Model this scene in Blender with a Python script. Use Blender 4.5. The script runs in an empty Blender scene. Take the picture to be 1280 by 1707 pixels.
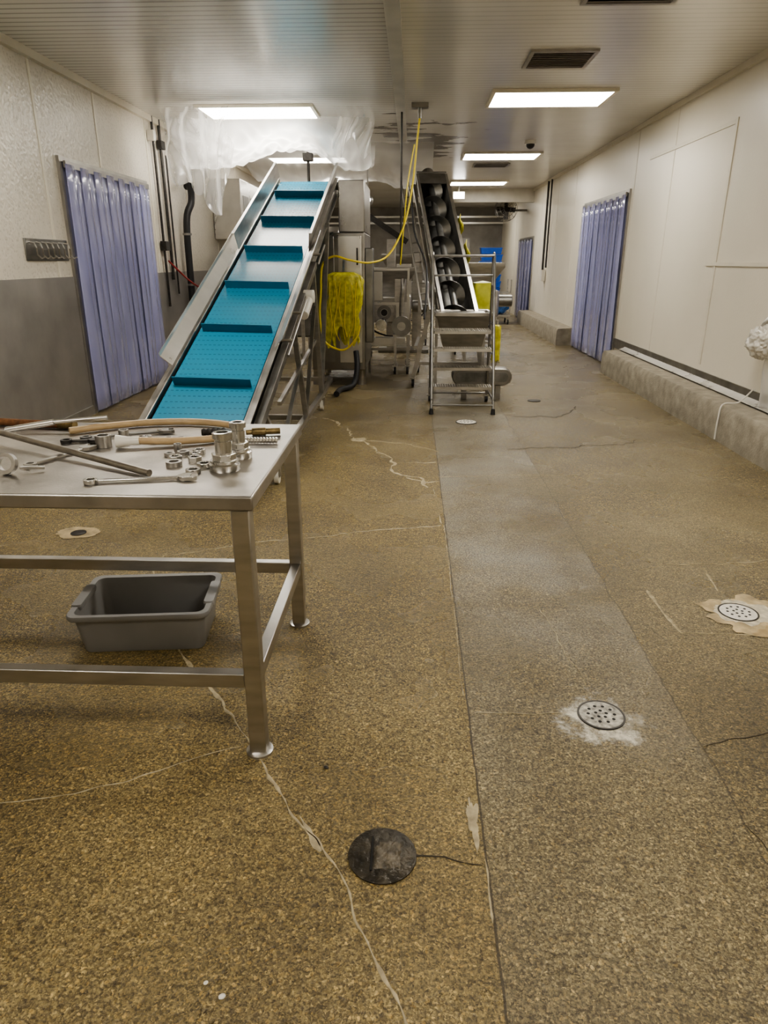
import bpy, bmesh, math, random
from math import sin, cos, pi, radians, sqrt
from mathutils import Vector, Matrix, noise
random.seed(7)
V=Vector
C=bpy.context.scene.collection
MW={}   # name -> matrix

# ---------------------------------------------------------------- materials
def nt(name):
    m=bpy.data.materials.new(name); m.use_nodes=True
    n=m.node_tree; b=n.nodes['Principled BSDF']; return m,n,b
def mat(name,col,rough=.5,metal=0,var=.12,scale=8,bump=0,bscale=60,stretch=(1,1,1),col2=None,rvar=.08,**kw):
    m,n,b=nt(name); N=n.nodes; L=n.links
    tc=N.new('ShaderNodeTexCoord'); mp=N.new('ShaderNodeMapping'); mp.inputs['Scale'].default_value=stretch
    L.new(tc.outputs['Object'],mp.inputs['Vector'])
    no=N.new('ShaderNodeTexNoise'); no.inputs['Scale'].default_value=scale; no.inputs['Detail'].default_value=5
    L.new(mp.outputs[0],no.inputs['Vector'])
    r=N.new('ShaderNodeValToRGB'); r.color_ramp.elements[0].position=.3; r.color_ramp.elements[1].position=.7
    c2=col2 or tuple(c*(1-var*2) for c in col)
    r.color_ramp.elements[0].color=(*c2,1); r.color_ramp.elements[1].color=(*col,1)
    L.new(no.outputs['Fac'],r.inputs['Fac']); L.new(r.outputs[0],b.inputs['Base Color'])
    mr=N.new('ShaderNodeMapRange'); mr.inputs['To Min'].default_value=max(.02,rough-rvar); mr.inputs['To Max'].default_value=min(1,rough+rvar)
    L.new(no.outputs['Fac'],mr.inputs['Value']); L.new(mr.outputs[0],b.inputs['Roughness'])
    b.inputs['Metallic'].default_value=metal
    if bump:
        n2=N.new('ShaderNodeTexNoise'); n2.inputs['Scale'].default_value=bscale; n2.inputs['Detail'].default_value=3
        L.new(mp.outputs[0],n2.inputs['Vector'])
        bp=N.new('ShaderNodeBump'); bp.inputs['Strength'].default_value=bump; bp.inputs['Distance'].default_value=.01
        L.new(n2.outputs['Fac'],bp.inputs['Height']); L.new(bp.outputs[0],b.inputs['Normal'])
    for k,v in kw.items(): b.inputs[k.replace('_',' ')].default_value=v
    return m
steel=mat('stainless',(.55,.53,.50),.32,1,.14,6,.05,200,(1,1,4))
steel_d=mat('stainless_dark',(.33,.32,.30),.36,1,.2,5,.05,120)
auger_m=mat('worn_auger_steel',(.28,.275,.265),.45,.9,.25,9,.05,120)
steel_l=mat('stainless_light',(.72,.70,.66),.3,.85,.06,6)
steel_tab=mat('stainless_table',(.50,.47,.43),.34,.9,.22,5,.06,90)
chrome=mat('polished_steel',(.72,.71,.68),.2,1,.1,20)
wains=mat('brushed_wainscot',(.43,.41,.385),.42,.6,.12,3,.08,14,(1,1,1))
rust=mat('rusty_iron',(.26,.12,.05),.75,.4,.3,40,.3,120)
brass=mat('aged_brass',(.36,.27,.13),.4,.9,.3,40)
black=mat('black_rubber',(.02,.02,.022),.5,0,.1,10)
darkm=mat('dark_metal',(.07,.065,.06),.45,.7,.2,30,.1,60)
white_p=mat('white_plastic',(.74,.71,.64),.4,0,.05,6)
grey_p=mat('grey_tub_plastic',(.27,.265,.26),.42,0,.08,5,.05,200)
tanhose=mat('tan_rubber_hose',(.50,.36,.20),.4,0,.15,15)
yel=mat('yellow_plastic',(.80,.74,.10),.22,0,.28,16,.9,14)
yel_h=mat('yellow_hose',(.80,.64,.04),.4,0,.08,10)
green_p=mat('yellow_green_plastic',(.48,.48,.06),.35,0,.15,10,.2,20)
blue_p=mat('blue_crate',(.02,.11,.52),.4,0,.12,10)
cleatm=mat('teal_cleat',(.010,.13,.22),.4,0,.08,6)
redm=mat('red_rubber',(.35,.03,.03),.4)
conc=mat('curb_concrete',(.36,.32,.25),.8,0,.2,9,.5,60)
dirtw=mat('door_frame_metal',(.42,.40,.37),.4,.7,.15,6)
backm=mat('back_wall_panel',(.34,.32,.29),.6,0,.2,2)
darkh=mat('dark_hole',(.01,.009,.008),.8,0,.1,5)
crackm=mat('crack_filler',(.50,.42,.27),.7,0,.25,30,.3,80)
crackd=mat('dark_crack',(.04,.03,.017),.6,0,.2,30)
sandm=mat('sandy_patch',(.60,.47,.27),.5,0,.3,14,.5,50)

def wallmat(name,col,emb,dirt,bst,embmix=0):
    m,n,b=nt(name); N=n.nodes; L=n.links
    tc=N.new('ShaderNodeTexCoord')
    no=N.new('ShaderNodeTexNoise'); no.inputs['Scale'].default_value=.7; no.inputs['Detail'].default_value=5; no.inputs['Roughness'].default_value=.55
    L.new(tc.outputs['Object'],no.inputs['Vector'])
    r=N.new('ShaderNodeValToRGB'); r.color_ramp.elements[0].position=.3; r.color_ramp.elements[1].position=.62
    r.color_ramp.elements[0].color=(*[c*(1-dirt) for c in col],1); r.color_ramp.elements[1].color=(*col,1)
    L.new(no.outputs['Fac'],r.inputs['Fac'])
    v2=N.new('ShaderNodeTexVoronoi'); v2.inputs['Scale'].default_value=emb
    L.new(tc.outputs['Object'],v2.inputs['Vector'])
    r2=N.new('ShaderNodeValToRGB'); r2.color_ramp.elements[0].position=.10; r2.color_ramp.elements[1].position=.35
    r2.color_ramp.elements[0].color=(1-embmix,1-embmix*1.05,1-embmix*1.1,1); r2.color_ramp.elements[1].color=(1,1,1,1)
    L.new(v2.outputs['Distance'],r2.inputs['Fac'])
    mx=N.new('ShaderNodeMix'); mx.data_type='RGBA'; mx.blend_type='MULTIPLY'; mx.inputs[0].default_value=1
    L.new(r.outputs[0],mx.inputs[6]); L.new(r2.outputs[0],mx.inputs[7]); L.new(mx.outputs[2],b.inputs['Base Color'])
    b.inputs['Roughness'].default_value=.36
    bp=N.new('ShaderNodeBump'); bp.inputs['Strength'].default_value=bst; bp.inputs['Distance'].default_value=.006
    L.new(v2.outputs['Distance'],bp.inputs['Height']); L.new(bp.outputs[0],b.inputs['Normal'])
    return m
wall_l=wallmat('embossed_cream_panel',(.67,.62,.53),30,.14,.7,.22)
wall_r=wallmat('cream_wall_panel',(.76,.71,.60),60,.08,.10,0)
trimm=mat('cream_trim',(.74,.69,.58),.45,0,.04,5)

def ceilmat():
    m,n,b=nt('ribbed_ceiling_panel'); N=n.nodes; L=n.links
    tc=N.new('ShaderNodeTexCoord'); sx=N.new('ShaderNodeSeparateXYZ'); L.new(tc.outputs['Object'],sx.inputs[0])
    def math_(op,a,bv=None,**k):
        q=N.new('ShaderNodeMath'); q.operation=op
        for i,x in enumerate((a,bv)):
            if x is None: continue
            if isinstance(x,(int,float)): q.inputs[i].default_value=x
            else: L.new(x,q.inputs[i])
        return q.outputs[0]
    fr=math_('FRACT',math_('MULTIPLY',sx.outputs['Y'],10.0))
    rib=math_('LESS_THAN',fr,.25)
    no=N.new('ShaderNodeTexNoise'); no.inputs['Scale'].default_value=.6; no.inputs['Detail'].default_value=5
    L.new(tc.outputs['Object'],no.inputs['Vector'])
    r=N.new('ShaderNodeValToRGB'); r.color_ramp.elements[0].position=.3; r.color_ramp.elements[1].position=.7
    r.color_ramp.elements[0].color=(.68,.66,.61,1); r.color_ramp.elements[1].color=(.84,.82,.78,1)
    L.new(no.outputs['Fac'],r.inputs['Fac'])
    mx=N.new('ShaderNodeMix'); mx.data_type='RGBA'; mx.blend_type='MULTIPLY'
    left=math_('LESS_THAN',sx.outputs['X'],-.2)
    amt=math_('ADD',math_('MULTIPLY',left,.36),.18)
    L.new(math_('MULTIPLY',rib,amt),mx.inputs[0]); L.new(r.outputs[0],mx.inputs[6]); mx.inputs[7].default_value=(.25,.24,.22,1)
    mp=N.new('ShaderNodeMapping'); mp.inputs['Scale'].default_value=(1.0,2.6,1); L.new(tc.outputs['Object'],mp.inputs['Vector'])
    n2=N.new('ShaderNodeTexNoise'); n2.inputs['Scale'].default_value=1.3; n2.inputs['Detail'].default_value=7
    L.new(mp.outputs[0],n2.inputs['Vector'])
    def band(o,c,w):
        d=math_('ABSOLUTE',math_('SUBTRACT',o,c)); return math_('MAXIMUM',math_('SUBTRACT',1.0,math_('DIVIDE',d,w)),0.0)
    zone=math_('MULTIPLY',band(sx.outputs['X'],.15,1.2),band(sx.outputs['Y'],12.2,3.6))
    q=math_('ADD',math_('MULTIPLY',n2.outputs['Fac'],.9),math_('MULTIPLY',zone,.40))
    msk=math_('GREATER_THAN',q,.70)
    mx2=N.new('ShaderNodeMix'); mx2.data_type='RGBA'; L.new(msk,mx2.inputs[0]); L.new(mx.outputs[2],mx2.inputs[6]); mx2.inputs[7].default_value=(.17,.155,.14,1)
    L.new(mx2.outputs[2],b.inputs['Base Color'])
    b.inputs['Roughness'].default_value=.26; b.inputs['Metallic'].default_value=.2
    bp=N.new('ShaderNodeBump'); bp.inputs['Strength'].default_value=.5; bp.inputs['Distance'].default_value=.01; bp.invert=True
    L.new(rib,bp.inputs['Height']); L.new(bp.outputs[0],b.inputs['Normal'])
    return m
ceil_m=ceilmat()

def floormat():
    m,n,b=nt('wet_exposed_aggregate'); N=n.nodes; L=n.links
    tc=N.new('ShaderNodeTexCoord'); O=tc.outputs['Object']
    sx=N.new('ShaderNodeSeparateXYZ'); L.new(O,sx.inputs[0])
    def M_(op,a,bv=None):
        q=N.new('ShaderNodeMath'); q.operation=op
        for i,x in enumerate((a,bv)):
            if x is None: continue
            if isinstance(x,(int,float)): q.inputs[i].default_value=x
            else: L.new(x,q.inputs[i])
        return q.outputs[0]
    def noise_(s,d=5,ro=.55):
        q=N.new('ShaderNodeTexNoise'); q.inputs['Scale'].default_value=s; q.inputs['Detail'].default_value=d; q.inputs['Roughness'].default_value=ro; L.new(O,q.inputs['Vector']); return q.outputs['Fac']
    def ramp(f,*st):
        r=N.new('ShaderNodeValToRGB'); e=r.color_ramp.elements
        while len(e)<len(st): e.new(.5)
        for i,(p,c) in enumerate(st): e[i].position=p; e[i].color=(*c,1)
        L.new(f,r.inputs['Fac']); return r.outputs[0]
    def mix(f,a,c,mode='MIX'):
        q=N.new('ShaderNodeMix'); q.data_type='RGBA'; q.blend_type=mode
        if isinstance(f,(int,float)): q.inputs[0].default_value=f
        else: L.new(f,q.inputs[0])
        for i,x in ((6,a),(7,c)):
            if isinstance(x,tuple): q.inputs[i].default_value=(*x,1)
            else: L.new(x,q.inputs[i])
        return q.outputs[2]
    big=noise_(.8,3,.5); mid=noise_(1.8,3,.5); fine=noise_(110,4,.75); med=noise_(34,4,.7)
    base=ramp(big,(.25,(.142,.110,.054)),(.5,(.20,.158,.080)),(.75,(.26,.212,.115)))
    nv=N.new('ShaderNodeTexNoise'); nv.inputs['Scale'].default_value=55; nv.inputs['Detail'].default_value=4; L.new(O,nv.inputs['Vector'])
    ad=N.new('ShaderNodeVectorMath'); ad.operation='MULTIPLY_ADD'; L.new(nv.outputs['Color'],ad.inputs[0]); ad.inputs[1].default_value=(.022,.022,.022); L.new(O,ad.inputs[2])
    def voro(s):
        q=N.new('ShaderNodeTexVoronoi'); q.inputs['Scale'].default_value=s; L.new(ad.outputs[0],q.inputs['Vector']); return q
    vo=voro(86); v2=voro(210)
    h1=N.new('ShaderNodeSeparateColor'); L.new(vo.outputs['Color'],h1.inputs[0])
    h2=N.new('ShaderNodeSeparateColor'); L.new(v2.outputs['Color'],h2.inputs[0])
    pmask=M_('MULTIPLY',M_('LESS_THAN',vo.outputs['Distance'],.42),M_('GREATER_THAN',h1.outputs[1],.55))
    peb=ramp(h1.outputs[0],(0,(.50,.48,.44)),(.3,(.85,.81,.73)),(.6,(1.25,1.18,1.02)),(.85,(1.75,1.52,1.12)),(1,(2.5,2.3,1.95)))
    grit=ramp(h2.outputs[0],(0,(.38,.36,.32)),(.45,(.84,.83,.80)),(.85,(1.28,1.24,1.14)),(1,(2.1,2.0,1.75)))
    tex=mix(pmask,grit,peb)
    col=mix(.88,base,tex,'MULTIPLY')
    specks=ramp(fine,(.40,(.30,.27,.23)),(.5,(1,1,1)),(.62,(1.4,1.37,1.3)))
    col=mix(.75,col,specks,'MULTIPLY')
    pits=ramp(med,(.34,(.42,.39,.34)),(.48,(1,1,1)),(.66,(1.25,1.23,1.18)))
    col=mix(.7,col,pits,'MULTIPLY')
    stain=ramp(mid,(.2,(.72,.70,.67)),(.50,(1.0,1.0,1.0)),(.80,(1.28,1.27,1.24)))
    col=mix(.9,col,stain,'MULTIPLY')
    X=sx.outputs['X']; Y=sx.outputs['Y']
    slab=M_('MULTIPLY',M_('GREATER_THAN',X,.225),M_('LESS_THAN',X,1.0))
    hue=mix(M_('MULTIPLY',M_('GREATER_THAN',X,.225),.8),(1.06,1.05,.98),(.90,.96,1.16))
    col=mix(1,col,hue,'MULTIPLY')
    gp=ramp(noise_(1.6,3,.5),(.36,(0,0,0)),(.70,(1,1,1)))
    s2=N.new('ShaderNodeSeparateColor'); L.new(gp,s2.inputs[0])
    nearY=N.new('ShaderNodeMapRange'); nearY.inputs['From Min'].default_value=1.5; nearY.inputs['From Max'].default_value=3.2; L.new(Y,nearY.inputs['Value'])
    col=mix(M_('MULTIPLY',M_('MULTIPLY',M_('MULTIPLY',s2.outputs[0],nearY.outputs[0]),slab),.6),col,mix(.8,(.34,.33,.30),specks,'MULTIPLY'))
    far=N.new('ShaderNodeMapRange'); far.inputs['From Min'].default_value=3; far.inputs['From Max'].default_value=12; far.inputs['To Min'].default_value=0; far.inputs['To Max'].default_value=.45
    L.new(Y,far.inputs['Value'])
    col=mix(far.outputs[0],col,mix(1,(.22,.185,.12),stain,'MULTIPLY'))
    jn=M_('LESS_THAN',M_('ABSOLUTE',M_('SUBTRACT',M_('ADD',X,M_('MULTIPLY',M_('SUBTRACT',noise_(6,4),.5),.014)),.225)),.0032)
    jn2=M_('LESS_THAN',M_('ABSOLUTE',M_('SUBTRACT',M_('ADD',X,M_('MULTIPLY',M_('SUBTRACT',noise_(3,6),.5),.09)),1.0)),.003)
    col=mix(M_('MULTIPLY',M_('MAXIMUM',jn,M_('MULTIPLY',jn2,.7)),.85),col,(.04,.03,.016))
    L.new(col,b.inputs['Base Color'])
    wet=noise_(1.1,3,.5)
    r=N.new('ShaderNodeMapRange'); r.inputs['From Min'].default_value=.3; r.inputs['From Max'].default_value=.7; r.inputs['To Min'].default_value=.15; r.inputs['To Max'].default_value=.38
    L.new(wet,r.inputs['Value']); L.new(r.outputs[0],b.inputs['Roughness'])
    h=M_('ADD',M_('MULTIPLY',vo.outputs['Distance'],.6),M_('ADD',M_('MULTIPLY',fine,1.0),M_('MULTIPLY',med,.8)))
    bp=N.new('ShaderNodeBump'); bp.inputs['Strength'].default_value=.6; bp.inputs['Distance'].default_value=.007
    L.new(h,bp.inputs['Height']); L.new(bp.outputs[0],b.inputs['Normal'])
    return m
floor_m=floormat()

def beltmat():
    m,n,b=nt('blue_modular_belt'); N=n.nodes; L=n.links
    tc=N.new('ShaderNodeTexCoord'); sx=N.new('ShaderNodeSeparateXYZ'); L.new(tc.outputs['Object'],sx.inputs[0])
    def M_(op,a,bv=None):
        q=N.new('ShaderNodeMath'); q.operation=op
        for i,x in enumerate((a,bv)):
            if x is None: continue
            if isinstance(x,(int,float)): q.inputs[i].default_value=x
            else: L.new(x,q.inputs[i])
        return q.outputs[0]
    fy=M_('FRACT',M_('MULTIPLY',sx.outputs['Y'],13)); fx=M_('FRACT',M_('MULTIPLY',sx.outputs['X'],26))
    line=M_('LESS_THAN',fy,.12)
    dots=M_('MULTIPLY',line,M_('LESS_THAN',fx,.55))
    mx=N.new('ShaderNodeMix'); mx.data_type='RGBA'; L.new(M_('MULTIPLY',dots,.8),mx.inputs[0]); mx.inputs[6].default_value=(.014,.185,.30,1); mx.inputs[7].default_value=(.004,.06,.11,1)
    L.new(mx.outputs[2],b.inputs['Base Color']); b.inputs['Roughness'].default_value=.27
    bp=N.new('ShaderNodeBump'); bp.inputs['Strength'].default_value=.3; bp.inputs['Distance'].default_value=.004; bp.invert=True
    L.new(line,bp.inputs['Height']); L.new(bp.outputs[0],b.inputs['Normal'])
    return m
belt_m=beltmat()

def pvc():
    m,n,b=nt('pvc_strip'); N=n.nodes; L=n.links
    tc=N.new('ShaderNodeTexCoord'); mp=N.new('ShaderNodeMapping'); mp.inputs['Scale'].default_value=(3,3,.8); L.new(tc.outputs['Object'],mp.inputs['Vector'])
    no=N.new('ShaderNodeTexNoise'); no.inputs['Scale'].default_value=1.5; no.inputs['Detail'].default_value=2; L.new(mp.outputs[0],no.inputs['Vector'])
    r=N.new('ShaderNodeValToRGB'); r.color_ramp.elements[0].position=.3; r.color_ramp.elements[1].position=.75
    r.color_ramp.elements[0].color=(.46,.47,.80,1); r.color_ramp.elements[1].color=(.60,.62,.92,1)
    L.new(no.outputs['Fac'],r.inputs['Fac']); L.new(r.outputs[0],b.inputs['Base Color'])
    b.inputs['Roughness'].default_value=.08; b.inputs['Alpha'].default_value=.58
    b.inputs['Coat Weight'].default_value=1; b.inputs['Coat Roughness'].default_value=.04
    bp=N.new('ShaderNodeBump'); bp.inputs['Strength'].default_value=.3; bp.inputs['Distance'].default_value=.03
    L.new(no.outputs['Fac'],bp.inputs['Height']); L.new(bp.outputs[0],b.inputs['Normal'])
    return m
pvc_m=pvc()
def sheetmat():
    m=bpy.data.materials.new('translucent_poly_sheet'); m.use_nodes=True; n=m.node_tree; N=n.nodes; L=n.links
    N.remove(N['Principled BSDF']); out=N['Material Output']
    tr=N.new('ShaderNodeBsdfTransparent'); tl=N.new('ShaderNodeBsdfTranslucent'); tl.inputs[0].default_value=(.92,.91,.89,1)
    df=N.new('ShaderNodeBsdfDiffuse'); df.inputs[0].default_value=(.9,.89,.87,1)
    gl=N.new('ShaderNodeBsdfGlossy'); gl.inputs['Roughness'].default_value=.12
    a=N.new('ShaderNodeMixShader'); a.inputs[0].default_value=.4; L.new(tl.outputs[0],a.inputs[1]); L.new(df.outputs[0],a.inputs[2])
    b2=N.new('ShaderNodeMixShader'); b2.inputs[0].default_value=.3; L.new(a.outputs[0],b2.inputs[1]); L.new(gl.outputs[0],b2.inputs[2])
    lw=N.new('ShaderNodeLayerWeight'); lw.inputs['Blend'].default_value=.5
    mr=N.new('ShaderNodeMapRange'); mr.inputs['To Min'].default_value=.30; mr.inputs['To Max'].default_value=.92; L.new(lw.outputs['Facing'],mr.inputs['Value'])
    c=N.new('ShaderNodeMixShader'); L.new(mr.outputs[0],c.inputs[0]); L.new(tr.outputs[0],c.inputs[1]); L.new(b2.outputs[0],c.inputs[2])
    L.new(c.outputs[0],out.inputs[0]); return m
sheet_m=sheetmat()
def emis(name,col,s):
    m,n,b=nt(name); b.inputs['Base Color'].default_value=(*col,1); b.inputs['Emission Color'].default_value=(*col,1); b.inputs['Emission Strength'].default_value=s; return m
lamp_m=emis('lamp_diffuser',(1,.95,.86),18)
lamp_s=emis('small_lamp_lens',(1,.97,.92),12)
def splat(name,col,scale,thr):
    m,n,b=nt(name); N=n.nodes; L=n.links
    tc=N.new('ShaderNodeTexCoord')
    no=N.new('ShaderNodeTexNoise'); no.inputs['Scale'].default_value=scale; no.inputs['Detail'].default_value=8; no.inputs['Roughness'].default_value=.8
    L.new(tc.outputs['Object'],no.inputs['Vector'])
    n3=N.new('ShaderNodeTexNoise'); n3.inputs['Scale'].default_value=8; n3.inputs['Detail'].default_value=3
    L.new(tc.outputs['Object'],n3.inputs['Vector'])
    mp=N.new('ShaderNodeMapping'); mp.inputs['Location'].default_value=(-.70,-2.08,0); L.new(tc.outputs['Object'],mp.inputs['Vector'])
    ln=N.new('ShaderNodeVectorMath'); ln.operation='LENGTH'; L.new(mp.outputs[0],ln.inputs[0])
    s=N.new('ShaderNodeMath'); s.operation='MULTIPLY'; L.new(ln.outputs['Value'],s.inputs[0]); s.inputs[1].default_value=thr
    a=N.new('ShaderNodeMath'); a.operation='MULTIPLY_ADD'; L.new(n3.outputs['Fac'],a.inputs[0]); a.inputs[1].default_value=1.3; L.new(no.outputs['Fac'],a.inputs[2])
    d=N.new('ShaderNodeMath'); d.operation='SUBTRACT'; L.new(a.outputs[0],d.inputs[0]); L.new(s.outputs[0],d.inputs[1])
    r=N.new('ShaderNodeMapRange'); r.inputs['From Min'].default_value=.50; r.inputs['From Max'].default_value=.85; r.inputs['To Max'].default_value=.9; L.new(d.outputs[0],r.inputs['Value'])
    L.new(r.outputs[0],b.inputs['Alpha']); b.inputs['Base Color'].default_value=(*col,1); b.inputs['Roughness'].default_value=.7
    return m
salt_m=splat('white_salt_crust',(.70,.66,.56),40,4.2)

# ---------------------------------------------------------------- geometry builder
class B:
    def __init__(s): s.bm=bmesh.new()
    def loft(s,loops,cap0=True,cap1=True,closed=True,wrap=False):
        vs=[[s.bm.verts.new(p) for p in lp] for lp in loops]
        n=len(vs[0]); R=range(n if closed else n-1); k=len(vs)
        for i in range(k if wrap else k-1):
            for j in R:
                try: s.bm.faces.new((vs[i][j],vs[i][(j+1)%n],vs[(i+1)%k][(j+1)%n],vs[(i+1)%k][j]))
                except ValueError: pass
        if cap0 and not wrap: s.bm.faces.new(vs[0][::-1])
        if cap1 and not wrap: s.bm.faces.new(vs[-1])
        return s
    def box(s,c,d,rot=None):
        x,y,z=[q/2 for q in d]; c=V(c)
        P=[V(p) for p in ((-x,-y,-z),(x,-y,-z),(x,y,-z),(-x,y,-z),(-x,-y,z),(x,-y,z),(x,y,z),(-x,y,z))]
        if rot is not None: P=[rot@p for p in P]
        v=[s.bm.verts.new(c+p) for p in P]
        for f in ((3,2,1,0),(4,5,6,7),(0,1,5,4),(1,2,6,5),(2,3,7,6),(3,0,4,7)): s.bm.faces.new([v[i] for i in f])
        return s
    def bb(s,x0,x1,y0,y1,z0,z1): return s.box(((x0+x1)/2,(y0+y1)/2,(z0+z1)/2),(x1-x0,y1-y0,z1-z0))
    def bar(s,p0,p1,w,h=None,up=(0,0,1)):
        p0=V(p0);p1=V(p1);d=(p1-p0).normalized(); up=V(up)
        if abs(d.dot(up))>.99: up=V((0,1,0))
        a=d.cross(up).normalized(); b=a.cross(d); h=h or w; a*=w/2; b*=h/2
        return s.loft([[p-a-b,p+a-b,p+a+b,p-a+b] for p in (p0,p1)])
    def tube(s,pts,r,n=10,cap=True,wrap=False):
        pts=[V(p) for p in pts]; k=len(pts); loops=[]; prev=None
        for i,p in enumerate(pts):
            if wrap: t=pts[(i+1)%k]-pts[i-1]
            else: t=pts[min(i+1,k-1)]-pts[max(i-1,0)]
            t.normalize()
            if prev is None:
                u=V((0,0,1)) if abs(t.z)<.9 else V((1,0,0)); a=t.cross(u).normalized()
            else:
                a=prev-t*prev.dot(t); a.normalize()
            prev=a; b=t.cross(a); rr=r[i] if isinstance(r,(list,tuple)) else r
            loops.append([p+(a*cos(q*2*pi/n)+b*sin(q*2*pi/n))*rr for q in range(n)])
        return s.loft(loops,cap,cap,wrap=wrap)
    def cyl(s,p0,p1,r,r1=None,n=20): return s.tube([p0,p1],[r,r if r1 is None else r1],n)
    def lathe(s,c,prof,n=28,rot=None,cap0=True,cap1=True):
        c=V(c); rot=rot or Matrix.Identity(3)
        return s.loft([[c+rot@V((r*cos(q*2*pi/n),r*sin(q*2*pi/n),z)) for q in range(n)] for r,z in prof],cap0,cap1)
    def grid(s,f,nu,nv):
        vs=[[s.bm.verts.new(f(i/nu,j/nv)) for j in range(nv+1)] for i in range(nu+1)]
        for i in range(nu):
            for j in range(nv): s.bm.faces.new((vs[i][j],vs[i+1][j],vs[i+1][j+1],vs[i][j+1]))
        return s
    def ring(s,c,r0,r1,h,rot=None,n=24):
        c=V(c); rot=rot or Matrix.Identity(3)
        loops=[[c+rot@V((r*cos(q*2*pi/n),r*sin(q*2*pi/n),z)) for r,z in ((r0,0),(r1,0),(r1,h),(r0,h))] for q in range(n)]
        return s.loft(loops,False,False,wrap=True)
    def obj(s,name,m,parent=None,world=True,bevel=0,sub=0,label=None,cat=None,thick=0,base=True,keep=False,kind=None,group=None,smooth=35):
        me=bpy.data.meshes.new(name)
        bmesh.ops.recalc_face_normals(s.bm,faces=s.bm.faces[:])
        s.bm.to_mesh(me); s.bm.free()
        o=bpy.data.objects.new(name,me); C.objects.link(o)
        if parent is not None and world: me.transform(MW[parent.name].inverted())
        if not keep:
            xs=[v.co for v in me.vertices]
            lo=V([min(v[i] for v in xs) for i in range(3)]); hi=V([max(v[i] for v in xs) for i in range(3)])
            c=(lo+hi)/2
            if parent is None and base: c.z=lo.z
            me.transform(Matrix.Translation(-c)); o.location=c
        else: c=V((0,0,0))
        pm=MW[parent.name] if parent is not None else Matrix.Identity(4)
        MW[o.name]=pm@Matrix.Translation(c)
        if parent is not None: o.parent=parent
        me.materials.append(m)
        if smooth:
            me.shade_smooth(); me.set_sharp_from_angle(angle=radians(smooth))
        if bevel:
            bv=o.modifiers.new('bevel','BEVEL'); bv.width=bevel; bv.segments=2; bv.limit_method='ANGLE'; bv.angle_limit=radians(40)
        if thick:
            so=o.modifiers.new('solid','SOLIDIFY'); so.thickness=thick
        if sub:
            sb=o.modifiers.new('sub','SUBSURF'); sb.levels=sub; sb.render_levels=sub
        if label: o['label']=label
        if cat: o['category']=cat
        if kind: o['kind']=kind
        if group: o['group']=group
        return o
def thing(name,label,cat,M,group=None):
    if not isinstance(M,Matrix): M=Matrix.Translation(V(M))
    e=bpy.data.objects.new(name,None); C.objects.link(e); e.empty_display_size=.1
    e.matrix_world=M; MW[e.name]=M.copy(); e['label']=label; e['category']=cat
    if group: e['group']=group
    return e
def copy_thing(o,off,parent=None):
    c=o.copy()
    C.objects.link(c)
    if parent is None:
        c.location=o.location+V(off)
        MW[c.name]=Matrix.Translation(V(off))@MW[o.name]
    else:
        c.parent=parent; c.matrix_parent_inverse=o.matrix_parent_inverse.copy()
    for ch in [x for x in bpy.data.objects if x.parent==o]: copy_thing(ch,None,c)
    return c
def struct(b,name,m,**k):
    return b.obj(name,m,kind='structure',keep=True,**k)
def smooth_pts(pts,n=6):
    pts=[V(p) for p in pts]; out=[]
    for i in range(len(pts)-1):
        p0=pts[max(i-1,0)];p1=pts[i];p2=pts[i+1];p3=pts[min(i+2,len(pts)-1)]
        for k in range(n):
            t=k/n
            out.append(.5*((2*p1)+(p2-p0)*t+(2*p0-5*p1+4*p2-p3)*t*t+(3*p1-p0-3*p2+p3)*t**3))
    out.append(pts[-1]); return out

# ---------------------------------------------------------------- room shell
XL,XR,YB,YF,H=-3.43,3.12,26.0,-3.0,3.3
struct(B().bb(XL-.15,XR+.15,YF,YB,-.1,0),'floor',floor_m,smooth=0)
struct(B().bb(XL-.15,XR+.15,YF,YB,H,H+.1),'ceiling',ceil_m,smooth=0)
struct(B().bb(XL-.15,XL,YF,YB,0,H),'wall_left',wall_l,smooth=0)
struct(B().bb(XR,XR+.15,YF,YB,0,H),'wall_right',wall_r,smooth=0)
struct(B().bb(XL-.15,XR+.15,YB,YB+.15,0,H),'wall_back',backm,smooth=0)
struct(B().bb(XL-.15,XR+.15,YF-.15,YF,0,H),'wall_front',wall_r,smooth=0)
tn=[0]
def trim(b,m,**k):
    tn[0]+=1; return struct(b,'trim_%d'%tn[0],m,**k)
trim(B().bb(XL,XL+.012,YF,7.16,0.06,1.40),wains)
trim(B().bb(XL,XL+.012,9.48,24,0.06,1.40),wains)
struct(B().bb(XL,XL+.03,YF,7.16,0,.09),'baseboard_left',dirtw)
for y in (3.6,5.15,6.9,8.2,9.7,11.2,12.8,14.4): 
    z0=1.4 if not 7.1<y<9.5 else 2.5
    trim(B().bb(XL,XL+.006,y-.02,y+.02,z0,H),trimm)
trim(B().bb(XL,XL+.05,YF,YB,H-.07,H),trimm)
trim(B().bb(XR-.04,XR,YF,YB,H-.06,H),trimm)
for y in (4.1,6.2,9.3,10.8,14.6,16.3,18.2,22.5): trim(B().bb(XR-.004,XR,y-.015,y+.015,.34,H),trimm)
trim(B().bb(XR-.014,XR,2.2,7.85,1.50,1.535),trimm)
trim(B().bb(XR-.010,XR,7.60,7.65,.5,2.85),trimm)
trim(B().bb(XR-.010,XR,7.64,10.2,2.80,2.84),trimm)
trim(B().bb(XR-.015,XR,YF,10.9,.30,.44),steel_d)
trim(B().grid(lambda u,v:V((XR-.018-.085*v,3+7.3*u,.375-.034*v**.6+.004*noise.noise(V((u*160,v*3,1))))),240,4),steel_l)
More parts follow.
